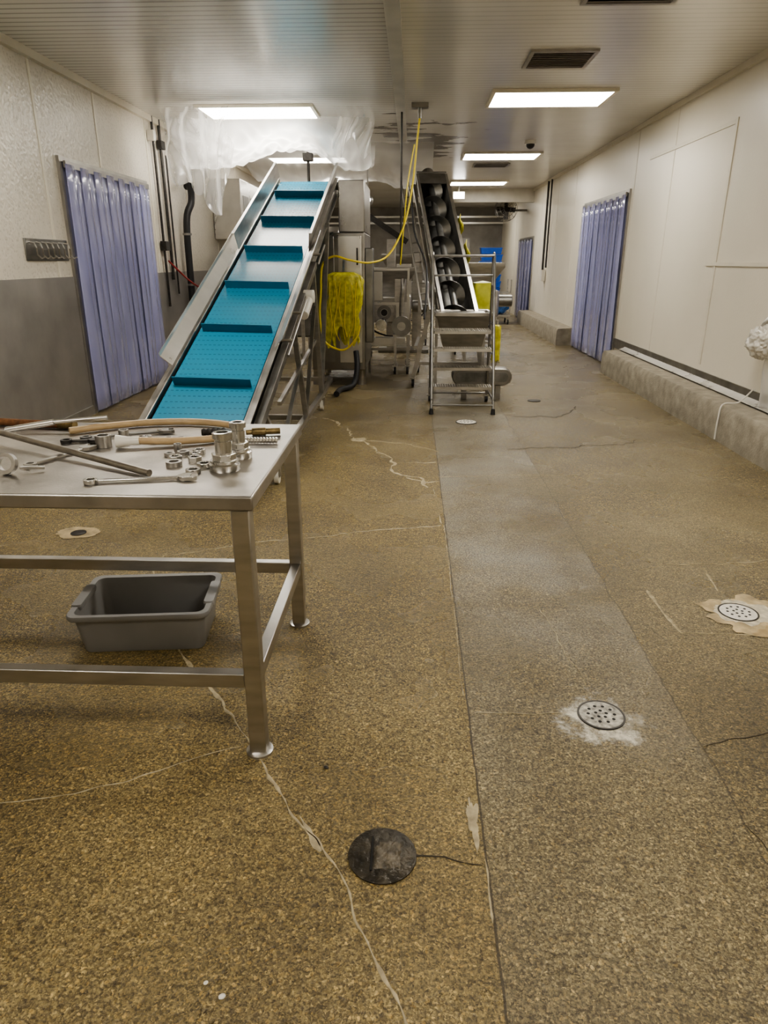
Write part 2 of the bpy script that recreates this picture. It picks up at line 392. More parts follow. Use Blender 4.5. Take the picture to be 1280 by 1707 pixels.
def kerb(y0,y1,i):
    b=B(); n=40; loops=[]
    for k in range(n+1):
        y=y0+(y1-y0)*k/n; j=.012*noise.noise(V((y*1.3,i,0)))
        loops.append([V((2.80+j,y,0)),V((2.805+j,y,.27)),V((2.83+j,y,.315)),V((XR,y,.33)),V((XR,y,0))])
    b.loft(loops); trim(b,conc)
kerb(YF,10.35,1); kerb(13.75,19.0,5)
trim(B().bb(-.235,-.115,YF,YB,H-.025,H),mat('ceiling_strip',(.66,.64,.59),.4,.2,.1,4))
trim(B().bb(-.1,XR,19.5,19.7,2.98,H),mat('soffit_panel',(.64,.61,.54),.4,0,.1,3))
trim(B().bb(.9,2.0,YB-.05,YB,0,2.3),wains); trim(B().bb(-1.6,.4,YB-.05,YB,0,2.6),backm)
for z in (2.75,2.95): trim(B().bb(-3,XR,YB-.2,YB-.12,z,z+.06),steel_l)

def crack(pts,w,m,amp=.03,seed=0,z=.002):
    P=[]
    for i in range(len(pts)-1):
        a=V((*pts[i],0));b_=V((*pts[i+1],0)); L=(b_-a).length; n=max(2,int(L/.02))
        for k in range(n): P.append(a.lerp(b_,k/n))
    P.append(V((*pts[-1],0)))
    Q=[p+V((noise.noise(p*3+V((seed,0,0)))*amp+noise.noise(p*14+V((seed,3,0)))*amp*.4,noise.noise(p*3+V((0,seed,5)))*amp+noise.noise(p*14+V((0,3,seed)))*amp*.4,0)) for p in P]
    b=B(); loops=[]
    for i,p in enumerate(Q):
        t=(Q[min(i+1,len(Q)-1)]-Q[max(i-1,0)]).normalized(); nn=V((-t.y,t.x,0)); ww=w*max(.25,.7+1.3*noise.noise(p*9+V((0,0,seed)))+.8*noise.noise(p*40+V((0,0,seed))))/2
        if i in(0,len(Q)-1): ww*=.2
        loops.append([p-nn*ww+V((0,0,.0004)),p-nn*ww*.6+V((0,0,z)),p+nn*ww*.6+V((0,0,z)),p+nn*ww+V((0,0,.0004))])
    b.loft(loops,False,False,closed=False); trim(b,m)
crack([(-.004,1.04),(-.107,1.21),(-.194,1.4),(-.309,1.56),(-.465,1.8),(-.587,1.975),(-.753,2.18),(-.923,2.43),(-1.1,2.75),(-1.38,3.3),(-1.36,3.5)],.012,crackm,.03,1)
crack([(-.235,1.45),(-.28,1.53),(-.31,1.58)],.022,crackm,.01,21)
crack([(.05,.9),(-.004,1.04)],.012,crackm,.02,2)
crack([(-1.352,3.46),(-.884,3.66),(-.35,3.84),(.199,3.99)],.012,crackm,.03,3)
crack([(-.91,7.04),(-.465,6.13),(-.138,5.32),(.16,4.7)],.026,crackm,.10,4)
crack([(-.14,5.35),(.2,5.42)],.014,crackm,.05,5)
crack([(-.4,6.1),(0,5.95),(.22,5.7)],.018,crackm,.06,6)
crack([(-.02,4.98),(.12,4.85),(.2,4.9)],.02,crackm,.06,16)
crack([(-1.23,1.6),(-1.03,1.64),(-.565,1.88)],.005,crackm,.02,7)
crack([(1.198,3.12),(1.212,2.71),(1.6,2.70)],.014,crackm,.012,8)
crack([(1.567,3.34),(1.542,3.13)],.014,crackm,.02,9)
crack([(.0,1.455),(.12,1.47),(.218,1.44)],.006,crackd,.02,10)
crack([(.225,5.0),(.6,5.05),(1.3,5.1)],.006,crackm,.03,11)
crack([(.24,2.1),(.62,2.12)],.004,crackm,.02,12)
crack([(.85,5.9),(1.4,5.9),(2.1,6.2)],.012,crackd,.12,13)
crack([(1.0,7.3),(1.6,7.2),(1.9,7.7)],.02,crackd,.12,14)
crack([(1.2,3.4),(2.0,3.5),(2.7,3.3)],.006,crackm,.06,17)
crack([(.218,2.2),(.214,2.6),(.22,3.2),(.22,3.98)],.005,crackm,.01,15)
crack([(.22,1.25),(.216,1.45)],.006,crackm,.01,18)
crack([(.16,4.7),(.205,4.0)],.008,crackm,.02,19)
crack([(.7,2.3),(.66,2.6),(.62,2.9)],.004,crackm,.03,22)
crack([(1.0,1.95),(1.35,2.05),(1.8,2.1)],.004,crackd,.03,23)
crack([(1.0,1.6),(1.06,1.35),(1.0,1.15)],.003,crackd,.03,24)
def blob(cx,cy,rx,ry,m,seed,amp=.3,z=.003):
    b=B(); n=64
    pts=[]
    for q in range(n):
        a=q*2*pi/n; r=1+amp*noise.noise(V((cos(a)*1.6+seed,sin(a)*1.6,seed)))+amp*.4*noise.noise(V((cos(a)*6,sin(a)*6,seed)))
        pts.append(V((cx+rx*r*cos(a),cy+ry*r*sin(a),z)))
    b.bm.faces.new([b.bm.verts.new(p) for p in pts]); trim(b,m)
blob(.200,1.585,.018,.085,crackm,3,.7)
blob(1.61,2.88,.22,.19,sandm,7,.45)
blob(1.72,2.73,.20,.07,mat('orange_patch',(.52,.38,.19),.5,0,.3,14,.5,50),27,.5,.0034)
blob(1.56,2.90,.13,.12,mat('pale_crust',(.70,.64,.50),.6,0,.25,30,.4,70),17,.4,.0042)
blob(-2.0,3.77,.125,.10,sandm,9,.25)
blob(-.47,6.12,.07,.08,crackm,11,.5)

def drain(x,y,r,plate,label,holes=True,dark=False,z0=0.0):
    e=thing('floor_drain',label,'drain',(x,y,0))
    B().ring((x,y,0.001),r,r*1.08,.006,n=40).obj('drain_rim',darkm,e)
    B().lathe((x,y,.001),[(r*.99,0),(r*.99,.005),(r*.9,.007)],40).obj('drain_cover',plate,e)
    if holes:
        b=B()
        for rr_,k in ((.25,5),(.6,10)):
            for q in range(k):
                a=q*2*pi/k+rr_; b.cyl((x+rr_*r*cos(a),y+rr_*r*sin(a),.007),(x+rr_*r*cos(a),y+rr_*r*sin(a),.0085),r*.08,n=10)
        b.obj('drain_holes',darkh,e)
drain(.705,2.10,.078,mat('salted_grate',(.60,.57,.50),.6,.1,.4,50,.4,90),'round perforated floor drain crusted white')
drain(1.546,2.904,.082,mat('white_grate',(.74,.71,.65),.5,.1,.1,40),'round perforated white floor drain in sandy patch')
drain(.568,6.9,.1,white_p,'round white perforated floor drain by the steps')
drain(-2.0,3.76,.042,darkm,'small dark drain plug with pale ring',holes=False,dark=True)
drain(1.45,8.07,.07,darkm,'small floor drain in stained concrete',holes=False,dark=True)
e=thing('manhole_cover','dark rusted round cleanout cover set in floor','drain cover',(-.062,1.447,0))
mc=mat('corroded_iron',(.085,.072,.052),.36,.4,.4,22,.9,45)
B().lathe((-.062,1.447,.001),[(.095,0),(.095,.004),(.09,.006)],48).obj('cover_plate',mc,e)
b=B()
def lump(u,v):
    ed=min(u,1-u,v,1-v); return V((-.085+.078*u+.010*noise.noise(V((v*5,0,1))),1.395+.10*v+.010*noise.noise(V((u*5,2,1))),.004+min(1,ed*9)*.012*(.8+.9*noise.noise(V((u*4,v*4,3))))))
b.grid(lump,24,24); b.obj('square_insert',mat('insert_concrete',(.20,.17,.125),.38,.1,.4,30,.9,60),e)
B().box((-.091,1.447,.009),(.006,.115,.006)).obj('insert_edge',darkh,e,bevel=.001)
o=B().grid(lambda u,v:V((.70+(u-.5)*.56,2.08+(v-.5)*.5,.0015)),2,2)
trim(o,salt_m)
def pebble(x,y,r,m,lab):
    b=B(); bmesh.ops.create_icosphere(b.bm,subdivisions=2,radius=r)
    for v in b.bm.verts: v.co*=1+.5*noise.noise(v.co*90+V((x,y,0))); v.co.z*=.4
    bmesh.ops.translate(b.bm,verts=b.bm.verts[:],vec=(x,y,r*.4))
    b.obj('debris_chip',m,label=lab,cat='debris')
pebble(-.405,1.045,.007,white_p,'small pale chip on the concrete floor')
pebble(-.45,1.075,.005,white_p,'tiny pale chip on the concrete floor')
pebble(-.26,1.79,.008,darkm,'small dark nut lying on the floor')

# ---------------------------------------------------------------- ceiling lights and vents
def light(x0,x1,y0,y1,label,m=lamp_m):
    e=thing('ceiling_light',label,'light fixture',((x0+x1)/2,(y0+y1)/2,H-.03),group='fluorescent ceiling fixtures')
    B().bb(x0-.04,x1+.04,y0-.04,y0,H-.035,H).bb(x0-.04,x1+.04,y1,y1+.04,H-.035,H).bb(x0-.04,x0,y0,y1,H-.035,H).bb(x1,x1+.04,y0,y1,H-.035,H).obj('light_frame',trimm,e,bevel=.004)
    B().bb(x0,x1,y0,y1,H-.028,H-.006).obj('diffuser',m,e)
for y in (-.6,4.1,8.6,13.15,17.6,22.4): light(.88,2.16,y,y+.75,'unseen recessed ceiling light added to brighten the foreground')  # nearest pair is out of frame, added to light the foreground
for y in (-.3,4.6): light(-2.5,-1.3,y,y+.75,'unseen recessed ceiling light added to brighten the foreground')  # both out of view, added as extra light for the near floor
for y in (9.25,13.5,18.2): light(-2.6,-1.25,y,y+.7,'fluorescent ceiling light draped with clear plastic')  # farthest one is added to brighten the far end of the hall
def vent(x0,x1,y0,y1):
    e=thing('ceiling_vent','rectangular louvred ceiling air vent','vent',((x0+x1)/2,(y0+y1)/2,H-.02),group='ceiling vents')
    w=.035
    B().bb(x0,x1,y0,y0+w,H-.02,H).bb(x0,x1,y1-w,y1,H-.02,H).bb(x0,x0+w,y0+w,y1-w,H-.02,H).bb(x1-w,x1,y0+w,y1-w,H-.02,H).obj('vent_frame',dirtw,e)
    b=B(); n=9
    for i in range(n):
        y=y0+w+(y1-y0-2*w)*(i+.5)/n; b.box(((x0+x1)/2,y,H-.012),(x1-x0-2*w,.03,.004),Matrix.Rotation(.5,3,'X'))
    b.obj('louvre_blades',dirtw,e)
    B().bb(x0+w,x1-w,y0+w,y1-w,H-.003,H-.001).obj('vent_backing',darkh,e)
vent(1.02,1.62,7.1,7.68); vent(1.18,1.85,5.35,5.95); vent(1.14,1.82,14.5,15.1)
e=thing('security_camera','small white dome camera on the ceiling','camera',(1.8,12,H-.12))
B().lathe((1.8,12,H-.05),[(.09,.05),(.09,0)]).obj('camera_base',white_p,e)
B().lathe((1.8,12,H-.12),[(.01,0),(.04,.012),(.06,.035),(.065,.07)]).obj('camera_dome',darkm,e)
e=thing('emergency_light','small bright floodlight under the ceiling','light fixture',(1.1,18.9,3.05))
B().bb(.98,1.28,18.85,18.95,3.0,3.18).obj('lamp_housing',white_p,e,bevel=.01)
B().bb(1.0,1.26,18.835,18.85,3.02,3.16).obj('lamp_lens',lamp_s,e)
B().cyl((1.13,18.9,3.18),(1.13,18.9,3.3),.02).obj('mount',steel,e)

# ---------------------------------------------------------------- strip curtains and door frames
doorm=mat('door_opening',(.40,.41,.60),.4,0,.3,1.5)
def curtain(wallx,sgn,y0,y1,ztop,n,idx,label):
    struct(B().bb(min(wallx,wallx+sgn*.012),max(wallx,wallx+sgn*.012),y0+.02,y1-.02,0,ztop),'door_%d'%idx,doorm)
    b=B()
    for ya,yb,za,zb in ((y0-.05,y0,0,ztop+.05),(y1,y1+.05,0,ztop+.05),(y0,y1,ztop,ztop+.05)):
        b.bb(min(wallx,wallx+sgn*.03),max(wallx,wallx+sgn*.03),ya,yb,za,zb)
    trim(b,dirtw)
    e=thing('strip_curtain',label,'strip curtain',(wallx+sgn*.06,(y0+y1)/2,0))
    xr=wallx+sgn*.055
    B().bb(xr-.012,xr+.012,y0,y1,ztop-.05,ztop+.01).obj('mounting_rail',steel_d,e)
    w=(y1-y0)/n*1.25
    for i in range(n):
        yc=y0+(y1-y0)*(i+.5)/n; ph=random.random()*6; dx=.02 if i%2 else .036
        lean=random.uniform(-.010,.010)
        def f(u,v):
            z=ztop-.02-(ztop-.05)*v
            x=wallx+sgn*(.03+dx+.012*cos((u-.5)*pi)+.006*sin(v*4+ph)*v+.03*v*(u-.5)*sin(ph))
            return V((x,yc+(u-.5)*w*.98+lean*v,z))
        B().grid(f,10,14).obj('curtain_strip',pvc_m,e,smooth=80,thick=.002)
curtain(XL,1,7.22,9.44,2.45,14,1,'translucent lavender PVC strip curtain beside stainless wainscot')
curtain(XR,-1,10.95,13.6,2.47,15,2,'translucent lavender PVC strip curtain between concrete kerbs')
curtain(XR,-1,19.1,21.4,2.1,9,3,'translucent lavender PVC strip curtain near far end of hall')

# ---------------------------------------------------------------- wall fittings
e=thing('hook_rack','stainless wall rack with row of coat hooks','hook rack',(XL+.01,6.75,1.64))
B().bb(XL,XL+.012,6.33,7.12,1.55,1.74).obj('back_plate',steel_d,e,bevel=.003)
for i in range(7):
    y=6.42+i*.105
    B().tube([(XL+.012,y,1.71),(XL+.05,y,1.70),(XL+.065,y,1.66),(XL+.05,y+.03,1.60),(XL+.075,y+.05,1.57),(XL+.1,y+.055,1.585)],.007,8).obj('hook',steel,e)
e=thing('wall_conduit','pair of thin dark conduits on embossed wall','pipe',(XL+.04,9.96,.9))
for yy,za,zb,r_ in ((9.86,.95,3.3,.016),(10.12,1.3,3.3,.02),(10.3,1.1,2.9,.012)): B().cyl((XL+.04,yy,za),(XL+.04,yy,zb),r_).obj('conduit_tube',darkm,e)
B().bb(XL+.012,XL+.09,9.8,9.95,1.68,1.8).obj('junction_box',darkm,e,bevel=.005)
B().bb(XL+.012,XL+.08,10.05,10.2,2.95,3.05).obj('junction_box',darkm,e,bevel=.005)
B().bb(XL+.012,XL+.1,9.72,9.8,3.0,3.12).obj('junction_box',white_p,e,bevel=.005)
e=thing('drain_pipe','thick black pipe bending down the wall','pipe',(XL+.12,10.7,0))
B().tube(smooth_pts([(XL+.08,10.98,2.58),(XL+.16,10.9,2.56),(XL+.2,10.75,2.35),(XL+.14,10.65,2.1),(XL+.12,10.65,1.4),(XL+.12,10.65,.0)]),.05,14).obj('pipe_run',black,e)
for zz in (1.9,1.2): B().ring((XL+.13,10.65,zz),.05,.065,.03).obj('pipe_clamp',steel_d,e)
B().tube(smooth_pts([(XL+.05,9.95,1.55),(XL+.22,10.2,1.3),(XL+.30,10.6,1.15),(XL+.45,11.1,.95)]),.012).obj('red_hose',redm,label='thin red hose running along the wall',cat='hose',base=False)
e=thing('control_cabinet','grey wall cabinet with louvred openings','electrical cabinet',(XL+.2,13.3,2.0))
B().bb(XL+.008,XL+.5,12.6,15.0,1.9,2.85).obj('cabinet_body',steel_l,e,bevel=.01)
for i in range(4): B().bb(XL+.5,XL+.512,12.75+i*.55,13.15+i*.55,2.2,2.6).obj('louvre',steel_d,e)
e=thing('wall_conduit','dark vertical conduit beside wall switch','pipe',(XR-.04,17.1,.8))
B().cyl((XR-.05,16.9,1.4),(XR-.05,16.9,3.25),.018).obj('conduit_tube',darkm,e)
B().cyl((XR-.05,17.3,1.1),(XR-.05,17.3,3.25),.025).obj('conduit_tube',darkm,e)
B().bb(XR-.1,XR-.005,17.1,17.27,1.1,1.35).obj('switch_box',white_p,e,bevel=.005)
e=thing('wall_fan','caged industrial fan on wall bracket','fan',(2.5,20.5,2.8))
B().tube([(XR-.01,20.6,2.85),(2.6,20.6,2.85)],.03).obj('wall_bracket',steel_d,e)
R=Matrix.Rotation(radians(78),3,'X')@Matrix.Rotation(.2,3,'Y')
b=B(); c=V((2.5,20.4,2.85))
for rr_,zz in ((.3,0),(.3,.1),(.2,.13),(.1,.14)): b.tube([c+R@V((rr_*cos(a*pi/12),rr_*sin(a*pi/12),zz)) for a in range(24)],.006,6,wrap=True)
for k in range(16): a=k*pi/8; b.tube([c+R@V((.3*cos(a),.3*sin(a),0)),c+R@V((.3*cos(a),.3*sin(a),.1)),c+R@V((.1*cos(a),.1*sin(a),.14))],.004,5)
b.obj('fan_cage',steel_d,e)
b=B(); b.cyl(c+R@V((0,0,-.12)),c+R@V((0,0,.08)),.07)
for k in range(4):
    a=k*pi/2; b.box(c+R@V((.15*cos(a),.15*sin(a),.05)),(.22,.12,.008),R@Matrix.Rotation(a,3,'Z')@Matrix.Rotation(.4,3,'X'))
b.obj('fan_blades',darkm,e)
e=thing('wrapped_dispenser','wall nozzle wrapped in crumpled clear plastic bag','dispenser',(3.0,6.05,.5))
B().tube(smooth_pts([(XR-.01,5.95,1.12),(3.02,6.0,1.13),(2.96,6.05,1.05),(2.95,6.08,.95)]),.022).obj('nozzle_arm',steel,e)
b=B(); bmesh.ops.create_icosphere(b.bm,subdivisions=5,radius=1)
for v in b.bm.verts:
    p=v.co.copy(); d=1+.22*noise.noise(p*2.3)+.16*noise.noise(p*6)+.10*abs(noise.noise(p*13))
    v.co=V((2.975+p.x*.10*d,6.05+p.y*.18*d,.90+p.z*.13*d))
b.obj('plastic_wrap',mat('crumpled_white_bag',(.70,.66,.58),.16,0,.15,10,.6,30),e,smooth=60)
B().grid(lambda u,v:V((3.02+.02*sin(u*9+v*4),5.72+u*.30+.02*sin(v*7),.86-.5*v)),24,26).obj('loose_tail',sheet_m,e,thick=.001,smooth=80)
B().tube(smooth_pts([(XR-.03,6.3,.46),(2.97,6.28,.345),(2.82,6.25,.33),(2.785,6.22,.2),(2.775,6.2,.02)]),.007,8).obj('drain_tube',white_p,label='thin white tube hanging over concrete kerb',cat='tube',base=False)

# ---------------------------------------------------------------- work table
TX0,TX1,TY0,TY1,TZ=-2.15,-.45,1.83,2.76,.916
e=thing('work_table','stainless steel work table with open tube frame','table',(-1.3,2.3,0))
B().bb(TX0,TX1,TY0,TY1,TZ-.045,TZ).obj('table_top',steel_tab,e,bevel=.006)
lw=.055
for x in (TX0+.04,TX1-.042):
    for y in (TY0+.035,TY1-.035):
        l=B().bb(x-lw/2,x+lw/2,y-lw/2,y+lw/2,.012,TZ-.045).obj('leg',steel,e,bevel=.004)
        B().lathe((x,y,0),[(.045,0),(.045,.008),(.03,.014)],24).obj('foot',steel,l)
z=.285
B().bb(TX0+.068,TX1-.070,TY0+.015,TY0+.055,z-.025,z+.025).obj('front_rail',steel,e,bevel=.003)
B().bb(TX0+.068,TX1-.070,TY1-.055,TY1-.015,z-.025,z+.025).obj('rear_rail',steel,e,bevel=.003)
for x in (TX0+.04,TX1-.042): B().bb(x-.02,x+.02,TY0+.063,TY1-.063,z-.025,z+.025).obj('side_rail',steel,e,bevel=.003)

def rr(w,d,r,z,n=5):
    P=[]
    for cx,cy,a0 in ((w/2-r,d/2-r,0),(-w/2+r,d/2-r,pi/2),(-w/2+r,-d/2+r,pi),(w/2-r,-d/2+r,1.5*pi)):
        for k in range(n+1):
            a=a0+k*pi/2/n; P.append(V((cx+r*cos(a),cy+r*sin(a),z)))
    return P
Mt=Matrix.Translation(V((-1.13,2.625,0)))@Matrix.Rotation(radians(6),4,'Z')
e=thing('plastic_tub','empty grey plastic bus tub on the floor','tub',Mt)
hh=.19
B().loft([rr(.49,.31,.03,0),rr(.50,.32,.035,.006),rr(.535,.36,.035,hh-.035),rr(.538,.362,.035,hh-.020),rr(.575,.40,.04,hh-.022),rr(.582,.407,.042,hh-.016),rr(.582,.407,.042,hh-.004),rr(.576,.401,.04,hh),rr(.530,.355,.035,hh-.002),rr(.52,.345,.03,hh-.03),rr(.48,.30,.03,.012)]).obj('tub_body',grey_p,e,world=False,smooth=40)
for sx in(-1,1):
    hb=B(); hb.loft([[V((p.x+sx*.274,p.y,p.z)) for p in L_] for L_ in (rr(.04,.20,.012,hh-.020),rr(.045,.21,.014,hh-.003),rr(.04,.20,.012,hh+.005))]); hb.obj('tub_handle',grey_p,e,world=False)

# ---------------------------------------------------------------- items on the table
T=TZ
def rod(name,p0,p1,r,m,label,cat='rod',n=14):
    return B().cyl((p0[0],p0[1],p0[2]),(p1[0],p1[1],p1[2]),r,n=n).obj(name,m,label=label,cat=cat,base=False)
rod('steel_rod',(-1.90,2.62,T+.058),(-.812,2.01,T+.0125),.0115,mat('dull_steel_rod',(.42,.39,.35),.35,1,.15,20),'long dull steel rod lying diagonally on table')
e=thing('rusty_pipe','rusty iron pipe with threaded collar','pipe',(-1.6,2.7,T))
B().cyl((-1.95,2.73,T+.016),(-1.40,2.64,T+.016),.015).obj('pipe_body',rust,e)
B().cyl((-1.41,2.642,T+.018),(-1.34,2.63,T+.018),.0175).obj('pipe_collar',brass,e)
e=thing('bar_tool','pale metal bar tool with rounded handle','tool',(-1.4,2.65,T))
B().cyl((-1.58,2.555,T+.013),(-1.40,2.585,T+.04),.012).obj('handle',steel_l,e)
B().cyl((-1.40,2.585,T+.04),(-1.20,2.62,T+.052),.008).obj('shank',steel,e)
e=thing('rubber_hose','coiled tan rubber hose with white nozzle','hose',(-1,2.5,T))
hp=smooth_pts([(-1.32,2.54,T+.016),(-1.20,2.63,T+.016),(-1.05,2.70,T+.016),(-.88,2.715,T+.016),(-.72,2.66,T+.016),(-.66,2.56,T+.016),(-.70,2.46,T+.016),(-.84,2.395,T+.018),(-.98,2.36,T+.026)],8)
B().tube(hp,.014,12).obj('hose_tube',tanhose,e)
B().tube([(-.975,2.361,T+.026),(-1.0,2.357,T+.026),(-1.005,2.356,T+.026),(-1.055,2.348,T+.026)],[.017,.017,.015,.024],16).obj('hose_nozzle',white_p,e)
def fitting(x,y,s,label):
    e=thing('pipe_fitting',label,'pipe fitting',(x,y,T))
    B().lathe((x,y,T),[(.048*s,0),(.050*s,.004),(.050*s,.022),(.044*s,.026),(.044*s,.034)],36).obj('flange_base',chrome,e)
    B().lathe((x,y,T+.034),[(.040*s,0),(.040*s,.022)],8).obj('hex_section',chrome,e,bevel=.002)
    B().lathe((x,y,T+.056),[(.027*s,0),(.027*s,.04),(.024*s,.042),(.024*s,.048),(.033*s,.05),(.033*s,.066),(.030*s,.068),(.018*s,.068),(.018*s,.05)],32).obj('threaded_neck',chrome,e)
fitting(-.598,2.10,1,'stepped stainless threaded pipe fitting standing upright')
fitting(-.585,2.245,.85,'smaller polished stainless pipe fitting standing upright')
def shaft(p0,p1,r,m,name,label,grooves=12):
    p0=V(p0);p1=V(p1); pts=[];rs=[]
    for i in range(grooves*2+1):
        t=i/(grooves*2); pts.append(p0.lerp(p1,t)); rs.append(r*(1 if i%2 else .72))
    B().tube(pts,rs,14).obj(name,m,label=label,cat='machine part',base=False)
B().tube([(-.63,2.54,T+.016),(-.61,2.548,T+.016),(-.608,2.549,T+.016),(-.56,2.562,T+.016),(-.558,2.563,T+.016),(-.505,2.575,T+.016)],[.010,.010,.0155,.0155,.012,.012],16).obj('bronze_shaft',brass,label='stepped bronze shaft on the table edge',cat='machine part',base=False)
shaft((-.625,2.435,T+.0125),(-.49,2.44,T+.0125),.0125,chrome,'worm_screw','small steel worm screw with threads')
shaft((-.80,2.53,T+.017),(-.71,2.55,T+.017),.016,darkm,'threaded_coupling','dark ribbed threaded coupling',5)
def wrench(p0,p1,m,label,adj=False,dz=0):
    p0=V((p0[0],p0[1],T+.008+dz)); p1=V((p1[0],p1[1],T+.008+dz)); d=(p1-p0).normalized(); n=V((-d.y,d.x,0))
    e=thing('wrench',label,'wrench',p0)
    B().bar(p0+d*.02,p1-d*.03,.018,.010).obj('wrench_handle',m,e,bevel=.003)
    c=p1
    prof=[(-.035,-.009),(-.02,-.024),(.012,-.026),(.024,-.018),(.004,-.010),(.004,.010),(.024,.018),(.012,.026),(-.02,.024),(-.035,.009)]
    B().loft([[c+d*a+n*b_+V((0,0,zz)) for a,b_ in prof] for zz in (-.006,.007)]).obj('open_jaw',m,e,bevel=.001)
    B().ring(p0+V((0,0,-.006)),.012,.021,.013).obj('ring_end',m,e,bevel=.001)
    if adj: B().cyl(c-d*.03-n*.008,c-d*.03+n*.012,.010).obj('adjusting_screw',chrome,e)
wrench((-1.22,2.46),(-.95,2.585),steel_d,'grey adjustable wrench lying on table',True,.001)
wrench((-1.27,2.41),(-1.16,2.43),darkm,'short dark open-ended wrench beside adjustable wrench')
wrench((-.965,1.935),(-.68,1.99),chrome,'polished combination wrench near table edge')
wrench((-1.24,2.10),(-1.15,2.33),steel,'steel wrench beside a ring clamp')
def ringo(x,y,r,h,m,name,label,cat,hexa=False,rot=None,z=T,hole=.6):
    B().ring((x,y,z),r*hole,r,h,rot,6 if hexa else 28).obj(name,m,label=label,cat=cat,bevel=.0015,group='loose fittings on the table')
for i,(x,y,r,h,hx) in enumerate([(-.775,2.13,.026,.018,False),(-.722,2.185,.024,.02,True),(-.672,2.125,.024,.016,False),(-.785,2.26,.022,.018,True),(-.735,2.28,.022,.02,False),(-.79,2.19,.024,.02,True),(-.83,2.25,.018,.014,False),(-.735,2.235,.019,.02,True),(-.69,2.06,.024,.014,False),(-.90,2.44,.022,.02,True),(-.95,2.43,.02,.018,False),(-.99,2.47,.019,.018,True),(-.86,2.46,.02,.016,False)]):
    ringo(x,y,r,h,chrome if i%3 else steel,'hex_nut' if hx else 'collar_ring','steel hex nut among loose fittings' if hx else 'round steel collar among loose fittings','nut' if hx else 'ring',hx)
for x,y,r,h,l in ((-1.11,2.365,.028,.045,'thick-walled steel socket standing upright'),(-1.06,2.43,.018,.05,'narrow steel socket standing upright'),(-.82,2.31,.014,.03,'small steel bushing standing upright')):
    ringo(x,y,r,h,steel,'socket',l,'socket',hole=.68)
e=thing('ring_clamp','round steel clamp with hinged loop','clamp',(-1.27,2.02,T))
Rc=Matrix.Rotation(1.25,3,'X')
B().ring((-1.27,2.03,T+.032),.022,.034,.02,Rc).obj('clamp_band',steel,e,bevel=.001)
B().bar((-1.235,2.03,T+.02),(-1.17,2.06,T+.012),.014,.01).obj('clamp_tail',steel,e,bevel=.002)

# ---------------------------------------------------------------- inclined belt conveyor
A=V((-1.545,4.30,.285)); Bp=V((-1.375,9.62,2.50))
yv=(Bp-A).normalized(); xv=yv.cross(V((0,0,1))).normalized(); zv=xv.cross(yv); LEN=(Bp-A).length
MC=Matrix((( xv.x,yv.x,zv.x,A.x),(xv.y,yv.y,zv.y,A.y),(xv.z,yv.z,zv.z,A.z),(0,0,0,1)))
cv=thing('belt_conveyor','inclined stainless conveyor with blue cleated belt','conveyor',MC)
W=.335
def stad(x,r=.055,th=0):
    P=[]
    for k in range(9): a=-pi/2+pi*k/8; P.append(V((x,LEN+(r+th)*cos(a),-.055+(r+th)*sin(a))))
    for k in range(9): a=pi/2+pi*k/8; P.append(V((x,(r+th)*cos(a),-.055+(r+th)*sin(a))))
    return P
b=B(); b.loft([stad(-W,.055),stad(W,.055),stad(W,.045),stad(-W,.045)],False,False,wrap=True)
belt=b.obj('belt',belt_m,cv,world=False,smooth=60)
sl=sqrt(1+((Bp.z-A.z)/(Bp.y-A.y))**2)
for k in range(7):
    yl=(9.12-.785*k-4.30)*sl
    B().loft([[V((-W+.03,yl-.006,0)),V((W-.03,yl-.03,0)),V((W-.03,yl-.018,0)),V((-W+.03,yl+.006,0))],[V((-W+.03,yl-.016,.075)),V((W-.03,yl-.040,.075)),V((W-.03,yl-.030,.075)),V((-W+.03,yl-.006,.075))]]).obj('cleat',cleatm,belt,world=False)
for k in range(5):
    yl=.6+k*.85
    B().bb(-W+.03,W-.03,yl,yl+.012,-.19,-.11).obj('cleat',cleatm,belt,world=False)
for o in [x for x in bpy.data.objects if x.parent==belt]: o.location=o.location-belt.location
for sx in(-1,1):
    x=sx*(W+.03)
    B().bb(x-.012,x+.012,-.1,LEN+.06,-.14,.03).bb(min(x,x+sx*.045),max(x,x+sx*.045),-.1,LEN+.06,-.14,-.132).bb(min(x,x+sx*.045),max(x,x+sx*.045),-.1,LEN+.06,.022,.03).obj('side_frame',steel,cv,world=False,bevel=.003)
    B().loft([[V((x,y,.03)),V((x+sx*.004,y,.03)),V((x+sx*.024,y,.20)),V((x+sx*.020,y,.20))] for y in (3.5,LEN+.12)]).loft([[V((x+sx*.02,y,.195)),V((x+sx*.05,y,.195)),V((x+sx*.05,y,.20)),V((x+sx*.02,y,.20))] for y in (3.5,LEN+.12)]).obj('upper_guard',steel,cv,world=False)
    B().loft([[V((sx*(W+.048),y,.03)),V((sx*(W+.054),y,.03)),V((sx*(W+.13),y,.105)),V((sx*(W+.125),y,.11))] for y in (1.20 if sx<0 else 1.5,3.75)]).loft([[V((sx*(W+.125),y,.11)),V((sx*(W+.13),y,.105)),V((sx*(W+.135),y,.135)),V((sx*(W+.13),y,.135))] for y in (1.20 if sx<0 else 1.5,3.75)]).obj('flared_guard',steel_l,cv,world=False,label='wide pale flared side guard')
    B().loft([[V((sx*(W+.06),y,-.12)),V((sx*(W+.12),y,-.12)),V((sx*(W+.12),y,-.05)),V((sx*(W+.06),y,-.05))] for y in (-.1,3.4)]).obj('lower_channel',steel_d,cv,world=False,bevel=.004)
for y in (1.5,2.6,3.6): B().bar((-W-.06,y,-.1),(-W-.12,y,.08),.03,.01,(0,1,0)).obj('guard_bracket',steel_d,cv,world=False)
